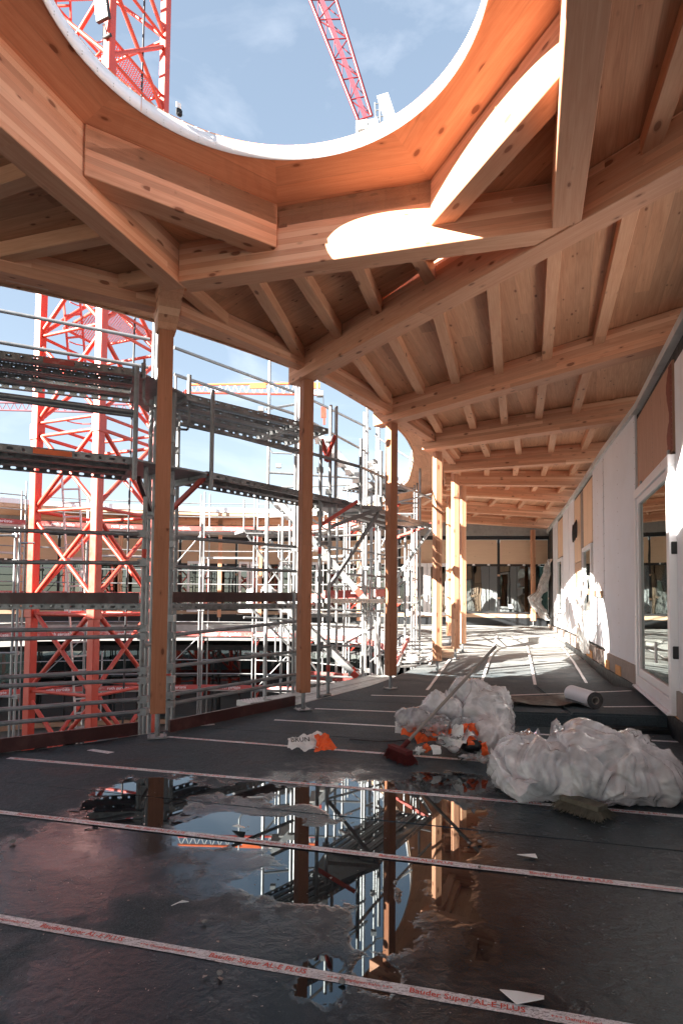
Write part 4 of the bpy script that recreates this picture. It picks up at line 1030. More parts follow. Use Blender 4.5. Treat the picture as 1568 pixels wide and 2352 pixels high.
# far horizontal jib behind the scaffolding
jb2 = thing('crane_jib', 'distant horizontal red and white crane jib behind the scaffolding', 'crane', aty(600, 900, 60)); JY2 = 60
def j2(x, y): return aty(x, y, JY2)
A0, A1, B0, B1 = j2(-120, 948), j2(738, 905), j2(-120, 932), j2(735, 882)
A0, A1, B0, B1 = j2(430, 902), j2(738, 907), j2(430, 884), j2(735, 881)
for p, q, mn in ((A0, A1, 'red'), (B0, B1, 'orange')): tube('chord', p, q, .11, mn, jb2, 6)
for i in range(18): tube('lacing', lerp(A0, A1, i/18), lerp(B0, B1, (i+.5)/18), .045, 'white_paint', jb2, 4); tube('lacing', lerp(B0, B1, (i+.5)/18), lerp(A0, A1, (i+1)/18), .045, 'white_paint', jb2, 4)
ubox('ballast_panel', j2(574, 893), j2(611, 892), .2, .55, 'orange', jb2); ubox('ballast_panel', j2(705, 893), j2(735, 892), .2, .5, 'orange', jb2)
tube('pendant', j2(560, 870), j2(735, 884), .03, 'galv', jb2, 4)
hk = thing('crane_hook', 'red hook block hanging below the distant jib', 'crane hook', j2(744, 930)); ubox('hook_block', j2(737, 960), j2(749, 960), .2, 1.1, 'red', hk); tube('hoist_rope', j2(742, 907), j2(743, 940), .04, 'rope', hk, 4); ubox('hook_block', j2(742, 975), j2(747, 975), .2, .7, 'bracket_red', hk)
jb3 = thing('crane_jib', 'pale lattice jib far behind the red mast, low over the roofs', 'crane', aty(60, 935, 75))
A0, A1, B0, B1 = aty(-30, 941, 75), aty(330, 950, 75), aty(-30, 924, 75), aty(330, 930, 75)
for p, q in ((A0, A1), (B0, B1)): tube('chord', p, q, .12, 'red_pale', jb3, 5)
for i in range(20): tube('lacing', lerp(A0, A1, i/20), lerp(B0, B1, (i+.5)/20), .05, 'red_pale', jb3, 4); tube('lacing', lerp(B0, B1, (i+.5)/20), lerp(A0, A1, (i+1)/20), .05, 'red_pale', jb3, 4)

# ------------------------------------------------------------------ scaffolding helpers
def coupler(p, parent, mat='galv_dark', s=1.):
    ubox('coupler', Vector(p)+Vector((-.045*s, 0, -.035*s)), Vector(p)+Vector((.045*s, 0, -.035*s)), .09*s, .07*s, mat, parent)
def standard(p, z0, z1, parent, mat='galv', r=.0242, mark=False):
    o = tube('standard', V3(p, z0), V3(p, z1), r, mat, parent, 12)
    z = z0+.35
    return o
PLK = {}
def plank_mesh(L, wd=.31, side_holes=True, light=False):
    """steel plank: perforated top sheet, folded side flanges, centre stiffener"""
    k = (round(L, 2), wd)
    if k in PLK: return PLK[k]
    top = mesh([(0, -wd/2, .0), (L, -wd/2, .0), (L, wd/2, .0), (0, wd/2, .0)], [(0, 1, 2, 3)])
    parts = []
    for y in (-wd/2+.02, wd/2-.02): parts.append((cube_mesh(L, .04, .003, 0), Matrix.Translation((0, y, -.069))))
    for y in (-.05, .05): parts.append((cube_mesh(L, .045, .02, 0), Matrix.Translation((0, y, -.022))))
    for x in (0, L-.05): parts.append((cube_mesh(.05, wd-.01, .06, 0), Matrix.Translation((x, 0, -.064))))
    holes = []
    for y in (-wd/2, wd/2): holes.append((mesh([(0, y, -.069), (L, y, -.069), (L, y, .002), (0, y, .002)], [(0, 1, 2, 3)]), Matrix()))
    PLK[k] = (top, parts, holes); return PLK[k]
JM = {}
def plank(p0, p1, parent, mat='galv_dark', wd=.31, topmat='perf'):
    L = (Vector(p1)-Vector(p0)).length; top, parts, holes = plank_mesh(L, wd); m = frame(p0, p1); k = (round(L, 2), wd, mat)
    if k not in JM:
        bm = bmesh.new()
        for me, mw in parts: b2 = me.copy(); b2.transform(mw); bm.from_mesh(b2); bpy.data.meshes.remove(b2)
        nb = len(bm.faces)
        for me, mw in holes: bm.from_mesh(me)
        bm.faces.ensure_lookup_table(); nt_ = len(bm.faces)
        tm = top.copy(); bm.from_mesh(tm); bm.faces.ensure_lookup_table()
        for i, f in enumerate(bm.faces): f.material_index = 0 if i < nb else (1 if i < nt_ else 2)
        me = bpy.data.meshes.new('deck_plank'); bm.to_mesh(me); bm.free(); [me.materials.append(M[x]) for x in (mat, 'flange', topmat)]; JM[k] = me
    return link('deck_plank', JM[k], None, parent, m)
def deck(p0, p1, z, n, parent, mat='galv_dark', wd=.30, topmat='perf'):
    """inner edge from p0 to p1; planks side by side away from the camera"""
    a, b = V3(p0, z), V3(p1, z); d = (b-a).normalized(); nrm = Vector((-d.y, d.x, 0))
    for i in range(n): plank(a+nrm*(wd+.015)*(i+.5), b+nrm*(wd+.015)*(i+.5), parent, mat, wd, topmat)
def loop_gate(c, d, w_, h, parent, mat='galv', r=.014):
    c = Vector(c); d = Vector(d).normalized(); pts = []
    for (u, v) in ((0, 1), (0, .12), (.12, 0), (.88, 0), (1, .12), (1, 1)): pts.append(c+d*w_*u+Vector((0, 0, h*v)))
    for a, b in zip(pts, pts[1:]): tube('guard_loop', a, b, r, mat, parent, 7)

# ---- near scaffold along the roof edge
nsc = thing('edge_scaffold', 'dark scaffold with perforated steel decks hugging the near roof edge', 'scaffold', (-2, 6.3, -3.6))
D1, D2 = 3.55, 2.68
d1 = [atz(-90, 792, D1), atz(0, 804, D1), atz(318, 848, D1), atz(430, 903, D1), atz(690, 968, D1), atz(766, 1000, D1)]
deck(d1[0], d1[2], D1, 3, nsc); deck(d1[3], d1[4]+(d1[4]-d1[3])*.0, D1, 3, nsc)
deck(d1[4]+(d1[4]-d1[3])*.005, d1[4]+(d1[4]-d1[3])*.30, D1, 3, nsc)
d2 = [atz(-90, 1008, D2), atz(318, 1052, D2), atz(475, 1082, D2), atz(800, 1150, D2), atz(872, 1168, D2), atz(991, 1204, D2)]
deck(d2[0], d2[1], D2, 3, nsc); deck(d2[2], d2[3], D2, 2, nsc); deck(d2[4], d2[5], D2, 3, nsc, 'galv')
# corner plates that close the wedge between bays
def plate(pts, z, parent, mat='galv_dark', th=.02):
    return link('corner_plate', prism([(p.x, p.y) for p in pts], z-th, z), M[mat], parent)
def outer(p, q, w_): d = (Vector(q)-Vector(p)).normalized(); n = Vector((-d.y, d.x, 0)); return n*w_
for z, a, b, c, d_ in ((D1-.012, d1[0], d1[2], d1[3], d1[4]), (D2-.012, d2[0], d2[1], d2[2], d2[3])):
    o1 = outer(a, b, .95 if z > 3 else .95); o2 = outer(c, d_, .95 if z > 3 else .62)
    plate([b, c, c+o2, b+o1], z, nsc)
plate([d2[3], d2[4], d2[4]+outer(d2[4], d2[5], .9), d2[3]+outer(d2[2], d2[3], .63)], D2-.012, nsc)
# red strip of paint on the left decks
for z, a, b, y0 in ((D1, d1[1], d1[2], .3), (D2, d2[0], d2[1], .38)):
    d = (b-a).normalized(); n = Vector((-d.y, d.x, 0)); L = (b-a).length
    ubox('paint_mark', V3(a+d*L*y0, z-.062)-n*.004, V3(a+d*L*(y0+.22), z-.062)-n*.004, .002, .05, 'toe_red' if z > 3 else 'orange', nsc)
# guard posts at the inner deck edge and brackets
def vpost(x, y0, y1, Y, parent=nsc, mat='galv_dark', name='guard_post', r=.0242):
    a = aty(x, (y0+y1)/2, Y); zt_ = EYE+ (aty(x, y0, Y).z-EYE); zb_ = aty(x, y1, Y).z
    return tube(name, (a.x, a.y, zb_), (a.x, a.y, zt_), r, mat, parent, 12), a
vpost(312, 842, 1102, 5.88); vpost(487, 897, 1125, 6.60); vpost(828, 1008, 1180, 8.35); vpost(875, 1036, 1172, 9.25)
vpost(330, 835, 870, 5.98); vpost(435, 862, 910, 6.7); vpost(435, 905, 975, 6.72, r=.015)
# standards
def std(x, Y, z0, z1, mat='galv_dark', par=nsc, r=.0242):
    a = aty(x, 1376, Y); return tube('standard', (a.x, a.y, z0), (a.x, a.y, z1), r, mat, par, 12)
std(329, 6.25, -3.6, 2.66); std(338, 6.7, -3.6, 3.5, 'galv'); std(349, 6.62, -3.6, 5.0, 'galv'); std(341, 6.95, 3.4, 5.3, 'galv')
std(391, 6.45, -3.6, 3.5); std(402, 7.2, -3.6, 3.5)
std(733, 8.15, -3.6, 3.45); std(755, 8.35, -3.6, 4.0, 'galv'); std(675, 8.6, -3.6, 5.4, 'galv'); std(683, 8.9, -3.6, 5.4, 'galv')
std(768, 8.4, 2.5, 4.0, 'galv')
for x, Y, z0, z1 in ((840, 10.6, -3.6, 5.3), (834, 10.9, -3.6, 4.7), (863, 11., -3.6, 5.2), (930, 11.9, -3.6, 2.5), (612, 9.8, -3.6, 5.2), (872, 12.1, -3.6, 4.2)): std(x, Y, z0, z1, 'galv')
def pl(name, x0, y0, Y0, x1, y1, Y1, r=.0242, mat='galv_dark', par=nsc): return tube(name, aty(x0, y0, Y0), aty(x1, y1, Y1), r, mat, par, 10)
# guard rails behind the decks
for a in [(-60, 702, 6.6, 345, 780, 7.3), (-60, 776, 6.5, 342, 844, 7.25), (400, 798, 7.8, 688, 905, 9.3), (400, 860, 7.5, 688, 955, 9.0), (688, 905, 9.3, 850, 985, 11.0), (720, 858, 9.6, 860, 935, 11.), (688, 955, 9.0, 845, 1040, 10.8)]: pl('guard_rail', *a, .0215, 'galv')
for a in [(-60, 898, 5.55, 307, 946, 5.95), (-60, 907, 5.6, 307, 955, 6.0), (412, 973, 6.6, 690, 1035, 7.8), (492, 988, 6.65, 690, 1042, 7.9), (690, 1035, 7.8, 826, 1072, 8.4), (826, 1072, 8.4, 875, 1094, 9.25), (875, 1094, 9.25, 1000, 1150, 11.6)]: pl('guard_rail', *a, .0215)
# rails at and below eye level
for y0, y1 in ((1217, 1227), (1291, 1293), (1448, 1443), (1468, 1461), (1556, 1539), (1576, 1562), (1630, 1606), (1662, 1634)):
    pl('guard_rail', -60, y0+(y0-y1)*.18, 5.45, 325, y1, 6.2, .0205)
for a in [(393, 1233, 6.5, 680, 1256, 8.2), (393, 1301, 6.5, 680, 1312, 8.2), (393, 1459, 6.5, 680, 1427, 8.2), (393, 1531, 6.5, 680, 1496, 8.2), (393, 1596, 6.5, 680, 1549, 8.2), (393, 1616, 6.5, 680, 1565, 8.2)]: pl('guard_rail', *a, .0205)
for y in (1227, 1293, 1443, 1461, 1539, 1562, 1606, 1634): coupler(aty(329, y, 6.22), nsc)
for y in (1233, 1301, 1459, 1531, 1596, 1616): coupler(aty(391, y, 6.43), nsc); coupler(aty(677, y+(1376-y)*.2, 8.5), nsc, 'galv')
for y in (905, 1080, 1180, 1330, 1480, 1620): coupler(aty(343, y, 6.66), nsc); coupler(aty(735, min(y, 1600), 8.2), nsc)
for y in (965, 975, 1035): coupler(aty(403, y, 7.1), nsc)
for y in (1010, 1130, 1250, 1420, 1560): coupler(aty(391, y, 6.42), nsc, 'galv'); coupler(aty(755, y, 8.33), nsc, 'galv')
for x, Y, z in ((329, 6.25, 1.7), (391, 6.45, .4), (733, 8.15, 1.9), (755, 8.35, .3)):
    a = aty(x, 1376, Y); tube('paint_band', (a.x, a.y, z), (a.x, a.y, z+.09), .0252, 'bracket_red', nsc, 12)
# short ledgers joining the standard pairs and brackets under the decks
for y in (1188, 1480, 1634): pl('ledger', 329, y, 6.25, 349, y, 6.62, .0242)
for y in (985, 960): pl('ledger', 387, y, 6.9, 412, y, 6.7, .0242)
for y in (1250, 1487, 1600): pl('ledger', 730, y, 8.15, 758, y-4, 8.35, .0242)
for x0, y0, Y0, x1, y1, Y1, mn in ((318, 1104, 5.92, 345, 1175, 6.55, 'toe_brown'), (480, 1092, 6.6, 398, 1172, 7.0, 'bracket_red'), (398, 1120, 7.0, 486, 1100, 6.62, 'galv_dark'), (823, 1155, 8.35, 735, 1212, 8.2, 'bracket_red'), (872, 1172, 9.2, 757, 1215, 8.4, 'galv_dark'),
                                   (870, 1182, 9.2, 760, 1348, 8.4, 'galv_dark'), (992, 1216, 11.2, 912, 1330, 11.6, 'galv'), (992, 1206, 11.2, 905, 1240, 11.8, 'bracket_red'), (735, 1010, 8.2, 752, 1062, 8.3, 'bracket_red'), (770, 1005, 8.0, 748, 1060, 8.3, 'bracket_red'), (400, 935, 7.1, 430, 905, 6.75, 'bracket_red')):
    ubox('bracket', aty(x0, y0, Y0), aty(x1, y1, Y1), .04, .05, mn, nsc)
ubox('bracket', aty(738, 1165, 8.2), aty(872, 1172, 9.2), .05, .06, 'galv_dark', nsc); ubox('bracket', aty(888, 1206, 9.6), aty(992, 1210, 11.2), .05, .06, 'galv', nsc)
loop_gate(aty(402, 985, 6.95), (.9, .25, 0), .16, .62, nsc, 'galv_dark'); loop_gate(aty(330, 925, 6.1), (.3, 1, 0), .25, .45, nsc, 'galv_dark')
# deck at eye level with toe boards
deck(aty(-60, 1387, 6.75)-Vector((0, 0, 0)), aty(322, 1387, 7.0), 1.215, 2, nsc); deck(aty(392, 1384, 7.1), aty(684, 1382, 8.8), 1.215, 2, nsc); deck(aty(755, 1376, 8.8), aty(925, 1366, 11.6), 1.30, 2, nsc, 'galv')
def toe(p, q, h, parent, mat='toe_brown', txt=False, name='toe_board'):
    o = ubox(name, p, q, .03, h, mat, parent)
    return o
toe(aty(-60, 1387, 6.72), aty(320, 1386, 6.97), .125, nsc); toe(aty(392, 1384, 7.08), aty(682, 1381, 8.78), .125, nsc)
toe(aty(860, 1371, 10.5), aty(884, 1370, 10.9), .13, nsc, 'toe_red')
# toe boards on the floor edge, and the folded metal edge
bd = thing('edge_board', 'dark brown toe board standing on the roof edge left of the near post', 'board', atz(0, 1727, 0)); toe(atz(-70, 1738, .01), atz(316, 1687, .01), .115, bd, name='plank')
bd = thing('edge_board', 'dark brown toe board on the roof edge between near and second post', 'board', atz(400, 1680, 0)); toe(atz(388, 1682, .01), atz(676, 1620, .01), .115, bd, name='plank')
# metal walkway beside the floor
wk = thing('metal_walkway', 'bright perforated metal walkway deck beside the floor edge', 'walkway', atz(800, 1590, 0))
wa_, wb_ = atz(712, 1616, -.03), atz(948, 1556, -.03)
for i in range(3):
    d = (wb_-wa_).normalized(); n = Vector((-d.y, d.x, 0)); plank(wa_+n*.33*(i-.2), wb_+n*.33*(i-.2), wk, 'alu', .32, 'perf_light')
plank(atz(600, 1628, -.05)+Vector((-.3, .5, 0)), atz(676, 1612, -.05)+Vector((-.1, .5, 0)), wk, 'alu', .32, 'perf_light')

# ---- stair tower in the courtyard, between the second and third post
stt = thing('stair_tower', 'aluminium scaffold stair tower with parallel flights between second and third post', 'stair tower', (-.2, 11.2, -3.6))
def flight(x0, y0, x1, y1, Y, dY=.62, n=9, mk=True):
    for k, dy in enumerate((0, dY)):
        p, q = aty(x0, y0, Y), aty(x1, y1, Y); p.y += dy; q.y += dy; sc = (Y+dy)/Y
        ubox('stringer', p, q, .035, .10, 'galv', stt, up=(0, 0, 1))
        if mk: a, b = lerp(p, q, .90), lerp(p, q, .95); ubox('paint_band', a+Vector((0, -.003, 0)), b+Vector((0, -.003, 0)), .041, .105, 'bracket_red', stt)
    for i in range(n):
        c = lerp(aty(x0, y0, Y), aty(x1, y1, Y), (i+.5)/n); c.z += .04; c.y += dY/2; ubox('tread', c-Vector((.11, 0, 0)), c+Vector((.11, 0, 0)), dY-.05, .03, 'alu', stt)
flight(631, 1152, 833, 1382, 10.4); flight(600, 1350, 826, 1572, 10.4); flight(690, 960, 850, 1130, 11.6, mk=False)
flight(905, 1150, 850, 1060, 13., .6, 7, False)
for x, Y, z0, z1 in ((610, 10.3, -3.6, 2.6), (647, 10.9, -3.6, 2.9), (664, 11.4, -3.6, 3.0), (773, 11.2, -3.6, 3.2), (790, 11.8, -3.6, 3.1), (705, 12.3, -3.6, 4.0), (930, 12.3, -3.6, 3.0), (905, 13, -3.6, 3.4), (945, 13.5, -1, 3.2), (868, 12.8, -3.6, 5.0), (885, 12.6, -3.6, 4.7)): std(x, Y, z0, z1, 'galv', stt)
rs = random.Random(5)
for x0, y0, x1, y1, Y in [(757, 1316, 885, 1325, 10.8), (757, 1256, 885, 1275, 10.8), (757, 1345, 885, 1352, 10.8), (560, 1500, 680, 1507, 10.3), (560, 1418, 680, 1424, 10.3), (560, 1585, 830, 1590, 10.6), (610, 1550, 830, 1556, 10.9), (690, 1480, 835, 1485, 11.),
                           (757, 1438, 835, 1442, 10.8), (757, 1400, 880, 1404, 11), (770, 1290, 935, 1280, 11.8), (845, 1210, 930, 1190, 12.), (845, 1170, 990, 1135, 12.6), (600, 1258, 680, 1262, 10.), (610, 940, 700, 925, 10.), (612, 1085, 850, 1100, 11), (860, 1000, 950, 1060, 12.5), (700, 1235, 845, 1228, 11.4), (630, 1120, 860, 1112, 13), (780, 1170, 870, 1192, 12.5)]:
    pl('guard_rail', x0, y0, Y, x1, y1, Y+rs.uniform(0, .8), .021, 'galv', stt)
for x0, y0, x1, y1, Y in [(568, 1230, 655, 1350, 10.6), (620, 1240, 680, 1320, 10.8), (655, 1300, 770, 1400, 11.2), (845, 1330, 880, 1560, 11.5), (850, 1400, 930, 1330, 11.6), (790, 1480, 860, 1440, 11.8), (850, 1520, 935, 1450, 12), (640, 1420, 735, 1550, 11), (570, 1390, 690, 1510, 10.4), (690, 1590, 780, 1680, 10.6), (860, 1290, 905, 1190, 12.4), (700, 1180, 780, 1240, 12), (600, 1130, 680, 1210, 12), (850, 1085, 905, 1180, 12.4), (590, 1610, 680, 1700, 10.4)]:
    pl('diagonal_brace', x0, y0, Y, x1, y1, Y+.4, .019, 'galv', stt)
for x, y, w_, h in ((618, 1040, .45, .6), (640, 1290, .45, .65), (632, 1520, .45, .65), (790, 1410, .45, .6), (560, 1225, .4, .6), (866, 960, .4, .6), (690, 905, .3, .55)): loop_gate(aty(x, y, 10.6), (1, .15, 0), w_, h, stt)
for x, y in ((600, 940), (640, 1070), (770, 1310), (840, 1305), (838, 1450), (843, 1540), (612, 1255), (612, 1425), (675, 1240), (700, 1180), (930, 1190), (932, 1330), (865, 975), (862, 1060)): coupler(aty(x, y, 10.55), stt, 'galv')
deck(aty(560, 1215, 12), aty(700, 1212, 12.6), aty(600, 1215, 12).z, 2, stt, 'galv', topmat='perf_light'); deck(aty(840, 1110, 12.5), aty(950, 1085, 13.2), 3.75, 3, stt, 'galv', topmat='perf_light')
deck(aty(690, 1410, 11), aty(850, 1408, 11.6), 1.02, 2, stt, 'galv', topmat='perf_light'); deck(aty(690, 1570, 11), aty(838, 1575, 11.4), -.25, 2, stt, 'alu', topmat='perf_light')
toe(aty(745, 1375, 11.3), aty(840, 1372, 11.8), .15, stt, 'toe_red'); toe(aty(692, 1560, 10.95), aty(826, 1568, 11.1), .15, stt, 'toe_red')
toe(aty(905, 1535, 10.9), aty(940, 1470, 12.0), .10, stt, 'toe_red'); 
# short stair lying against the slab edge
lst = thing('short_stair', 'short aluminium stair flight leaning on the slab edge beyond the third post', 'stair', aty(945, 1530, 11.4))
pS, qS = aty(912, 1545, 11.3), aty(935, 1478, 12.6)
for k in (0, 1):
    o_ = Vector((.62, .18, 0))*k; ubox('stringer', pS+o_, qS+o_, .04, .12, 'alu', lst)
for i in range(7): c = lerp(pS, qS, (i+.5)/7); ubox('tread', c+Vector((0, 0, .06)), c+Vector((.62, .18, .06)), .16, .03, 'alu', lst)
for i in range(4):
    c = aty(985+i*6, 1512-i*7, 12.4+i*.3); ubox('offcut', c, c+Vector((.5, .2, .0)), .12, .05, 'plank', lst)

# ---- scaffold ring round the far side of the courtyard
RS = [(-11.8, 16.2), (-11, 18.2), (-8.9, 19.3), (-6.5, 19.9), (-4.0, 20.2), (-1.6, 19.9), (.0, 18.9), (.75, 17.2), (1.15, 15.2), (1.0, 13.3)]
RS = smooth(RS, 5); tot = plen(RS); nb = 11
LV = [(-1.75, 'toe_red'), (.0, 'toe_red'), (1.28, 'toe_red'), (3.50, 'toe_red')]
SBL = ['scaffold bay at the extreme left border, left of the red mast', 'scaffold bay seen just left of the first red mast chord', 'scaffold bay seen through the red mast, between its two front chords', 'scaffold bay partly hidden by the mast chord and near standards',
       'scaffold bay directly right of the near timber post, across the courtyard', 'scaffold bay midway between near and second timber posts, across the courtyard', 'scaffold bay just left of the second timber post, far across the courtyard', 'scaffold bay behind the stair tower, right of the second timber post',
       'scaffold bay behind the stair flights, left of the third post', 'scaffold bay on the right flank of the courtyard, behind the third post', 'last scaffold bay of the ring, ending beside the short stair']
for i in range(nb):
    t = thing('scaffold_bay', SBL[i], 'scaffold', (*sample(RS, tot*i/nb), -3.6), 'scaffold bays round the far courtyard')
    a, b = Vector((*sample(RS, tot*i/nb), 0)), Vector((*sample(RS, tot*(i+1)/nb), 0)); d = (b-a).normalized(); n = Vector((-d.y, d.x, 0)); b = b-d*.12
    rr = random.Random(i)
    for p in (a, b):
        for o_ in (0, .72): q = p+n*o_; standard(q, -3.6, 4.6+.4*rr.random(), t, 'galv', .0242)
        for z in (-1.75, 0., 1.28, 3.5): tube('ledger', V3(p, z-.06), V3(p+n*.72, z-.06), .022, 'galv', t, 6); ubox('bracket', V3(p+n*.05, z-.30), V3(p+n*.30, z-.08), .03, .05, 'bracket_red', t)
        loop_gate(V3(p+n*.12, 2.0), n, .45, .7, t); coupler(V3(p, .9), t, 'galv'); coupler(V3(p, 2.4), t, 'galv')
    for z, tm in (LV if i < 9 else LV[:2]):
        for k in range(2): ubox('deck_plank', V3(a+n*(.2+.33*k), z-.03), V3(b+n*(.2+.33*k), z-.03), .31, .055, 'alu', t)
        m = ubox('toe_board', V3(a-n*.02, z+.03), V3(b-n*.02, z+.03), .028, .15, tm, t)
        mm = frame(V3(b-n*.04-d*.15, z+.10), V3(a-n*.04-d*.15, z+.10)); side = n.dot(Vector((0, 0, 0))-a)
        if i < 9:
            e_ = Vector((d.x, d.y, 0)); mt = Matrix((e_, Vector((0, 0, 1)), -n)).transposed().to_4x4(); mt = Matrix((e_, Vector((0, 0, 1)), e_.cross(Vector((0, 0, 1))))).transposed().to_4x4()
            mt.translation = V3(b-d*(1.05 if z != 1.28 else .9)-n*.037, z+.105); text('roth gerüste', .135, 'ink_white', t, mt)
    for z in (-1.2, -.75, .5, .95, 1.75, 2.2, 2.85, 4.0, 4.45): tube('guard_rail', V3(a, z), V3(b, z), .019, 'galv', t, 6)
    if i % 2 == 0: tube('diagonal_brace', V3(a, -1.7), V3(b, .0), .018, 'galv', t, 6); tube('diagonal_brace', V3(a, 1.3), V3(b, 3.4), .018, 'galv', t, 6)
    else: ubox('deck_plank', V3(a+n*.3, 2.62), V3(b+n*.3, 2.62), .31, .055, 'alu', t)
# mid left pair of standards
ml = thing('standing_scaffold', 'pair of galvanised scaffold standards left of the red mast', 'scaffold', aty(38, 1500, 11))
for x in (32, 42): std(x, 11, -3.6, 2.55, 'galv', ml)
for y in (1230, 1290, 1376, 1500, 1600): coupler(aty(37, y, 11), ml, 'galv'); pl('guard_rail', -60, y, 10.6, 42, y, 11, .02, 'galv', ml)
pl('guard_rail', 42, 1247, 11, 80, 1247, 11.1, .02, 'galv', ml)

# ------------------------------------------------------------------ plastic, sacks, roll, broom
import numpy as np
def blob(name, lobes, mat, parent, seed, amp=.05, vox=.028, facets=260):
    """union of ellipsoids, remeshed, then creased along many short straight folds like crumpled film"""
    bm = bmesh.new()
    for c, r, rz in lobes:
        m = Matrix.Translation(c) @ Matrix.Rotation(rz, 4, 'Z') @ Matrix.Diagonal((*r, 1)); bmesh.ops.create_icosphere(bm, subdivisions=4, radius=1, matrix=m)
    me = bpy.data.meshes.new('tmp'); bm.to_mesh(me); bm.free(); o = bpy.data.objects.new('tmp', me); COL.objects.link(o)
    md = o.modifiers.new('r', 'REMESH'); md.mode = 'VOXEL'; md.voxel_size = vox
    sm = o.modifiers.new('s', 'SMOOTH'); sm.iterations = int(16*(.02/vox)**1.2); sm.factor = .7
    dg = bpy.context.evaluated_depsgraph_get(); me2 = bpy.data.meshes.new_from_object(o.evaluated_get(dg)); bpy.data.objects.remove(o)
    n = len(me2.vertices); P = np.zeros(n*3); me2.vertices.foreach_get('co', P); P = P.reshape(-1, 3)
    NR = np.array([v.vector for v in me2.vertex_normals]) if hasattr(me2, 'vertex_normals') else np.array([v.normal for v in me2.vertices])
    rr = np.random.default_rng(seed); size = float(np.ptp(P, axis=0).max()); disp = np.zeros(n)
    hub = P[rr.integers(n, size=4)]
    for k in range(150):
        c = P[rr.integers(n)]; h = hub[rr.integers(4)]; t = (h-c) if k % 3 else rr.normal(size=3); t = t/(np.linalg.norm(t)+1e-6)+rr.normal(size=3)*.35; t /= np.linalg.norm(t)
        L = size*rr.uniform(.08, .32); w_ = size*rr.uniform(.007, .035); A = amp*rr.uniform(.2, .75)*(1 if rr.random() < .6 else -.7)
        d = P-c; s_ = np.clip(d@t, -L, L); q = np.linalg.norm(d-s_[:, None]*t, axis=1); disp += A*np.exp(-q/w_)*(1-(np.abs(s_)/L)**2*.7)
    low_ = np.array([noise.noise(Vector(p)*5+Vector((seed, 0, 0)))-abs(noise.noise(Vector(p)*11+Vector((0, seed, 0)))) for p in P])
    # gathers that run out from a few pinched points, as in a tied sack
    hi_ = [int(rr.integers(n)) for _ in range(5)]; HB = [(Vector(P[i]), Vector(NR[i]).normalized()) for i in hi_]
    fr_ = [(v_.orthogonal().normalized(), v_) for _, v_ in HB]; fold = np.zeros(n)
    for i in range(n):
        p = Vector(P[i]); b_ = min(range(5), key=lambda k: (p-HB[k][0]).length_squared); w2 = noise.noise(p*3+Vector((seed, 1, 0)))*.6
        d = p-HB[b_][0]; e1 = fr_[b_][0]; e2 = fr_[b_][1].cross(e1); u = d.length; th = math.atan2(d.dot(e2), d.dot(e1))+w2
        f1 = 1-2.6*abs(noise.noise(Vector((math.cos(th)*2.1, math.sin(th)*2.1, u*1.2+seed)))); f2 = 1-2.6*abs(noise.noise(Vector((math.cos(th)*5.5, math.sin(th)*5.5, u*2+seed))))
        fold[i] = (f1*.9+f2*.4)*min(1, u*7)
    P += NR*(disp*.8+amp*.18*low_+amp*.62*(fold-.75))[:, None]
    P[:, 2] = np.maximum(P[:, 2], .012)
    me2.vertices.foreach_set('co', P.ravel()); me2.materials.clear(); me2.update()
    me2.polygons.foreach_set('use_smooth', [True]*len(me2.polygons))
    return link(name, me2, mat, parent)
def flap(corners, mat, parent, seed, amp=.03, n=18, name='film_flap'):
    """loose sheet of film between four corners, bellied and creased"""
    a, b, c, d = [Vector(q) for q in corners]; vs = []; fs = []
    nr = (b-a).cross(d-a).normalized()
    for i in range(n+1):
        for k in range(n+1):
            u, v = i/n, k/n; p = a.lerp(b, u).lerp(d.lerp(c, u), v); q = Vector((u*4+seed, v*3, seed*.7))
            vs.append(p+nr*(amp*1.5*math.sin(math.pi*u)*math.sin(math.pi*v)+amp*(noise.noise(q)*1.2-abs(noise.noise(q*2.2))*1.4)))
    for i in range(n):
        for k in range(n): e = i*(n+1)+k; fs.append((e, e+1, e+n+2, e+n+1))
    return link(name, mesh(vs, fs, 'flap', True), M[mat], parent)
def P0(x, y, z=0.): return atz(x, y, z)
heap_ = thing('plastic_heap', 'tall crumpled heap of translucent film with sacks inside, under the broom handle', 'plastic heap', atz(1050, 1740, 0))
bag = thing('plastic_bag', 'big milky plastic bag lying full length over the brush, by the camera', 'plastic bag', atz(1330, 1850, 0))
bl = [(Vector((1.55, 4.15, .20)), (.55, .30, .22), -.1), (Vector((1.20, 4.35, .20)), (.30, .28, .20), 0), (Vector((1.80, 4.20, .27)), (.33, .28, .25), -.2), (Vector((2.12, 4.10, .14)), (.32, .24, .16), -.15), (Vector((1.62, 4.45, .25)), (.22, .20, .22), 0)]
# place lobes from the picture: (px, py of lobe centre, Y, rx, rz)
def lobe(x, y, Y, rx, ry, rz, rot=0.): return (aty(x, y, Y), (rx, ry, rz), rot)
bl = [lobe(1225, 1768, 4.15, .30, .34, .225), lobe(1350, 1705, 4.25, .17, .26, .17), lobe(1330, 1768, 4.1, .36, .36, .25), lobe(1340, 1718, 4.25, .13, .20, .15), lobe(1405, 1763, 4.05, .28, .32, .25), lobe(1480, 1785, 4.0, .24, .28, .19), lobe(1528, 1790, 3.96, .09, .15, .07), lobe(1175, 1740, 4.2, .13, .2, .13), lobe(1445, 1720, 4.1, .16, .2, .13)]
blob('film', bl, M['plastic'], bag, 3, .055, .014)
fp = aty(1276, 1700, 4.25)
me = mesh([(-.05, 0, 0), (.055, .02, .0), (.05, 0, .06), (-.005, -.02, .15), (-.03, .01, .12)], [(0, 1, 2), (0, 2, 4), (2, 3, 4)]); o = link('film_corner', me, M['plastic_clear'], bag, Matrix.Translation(fp))
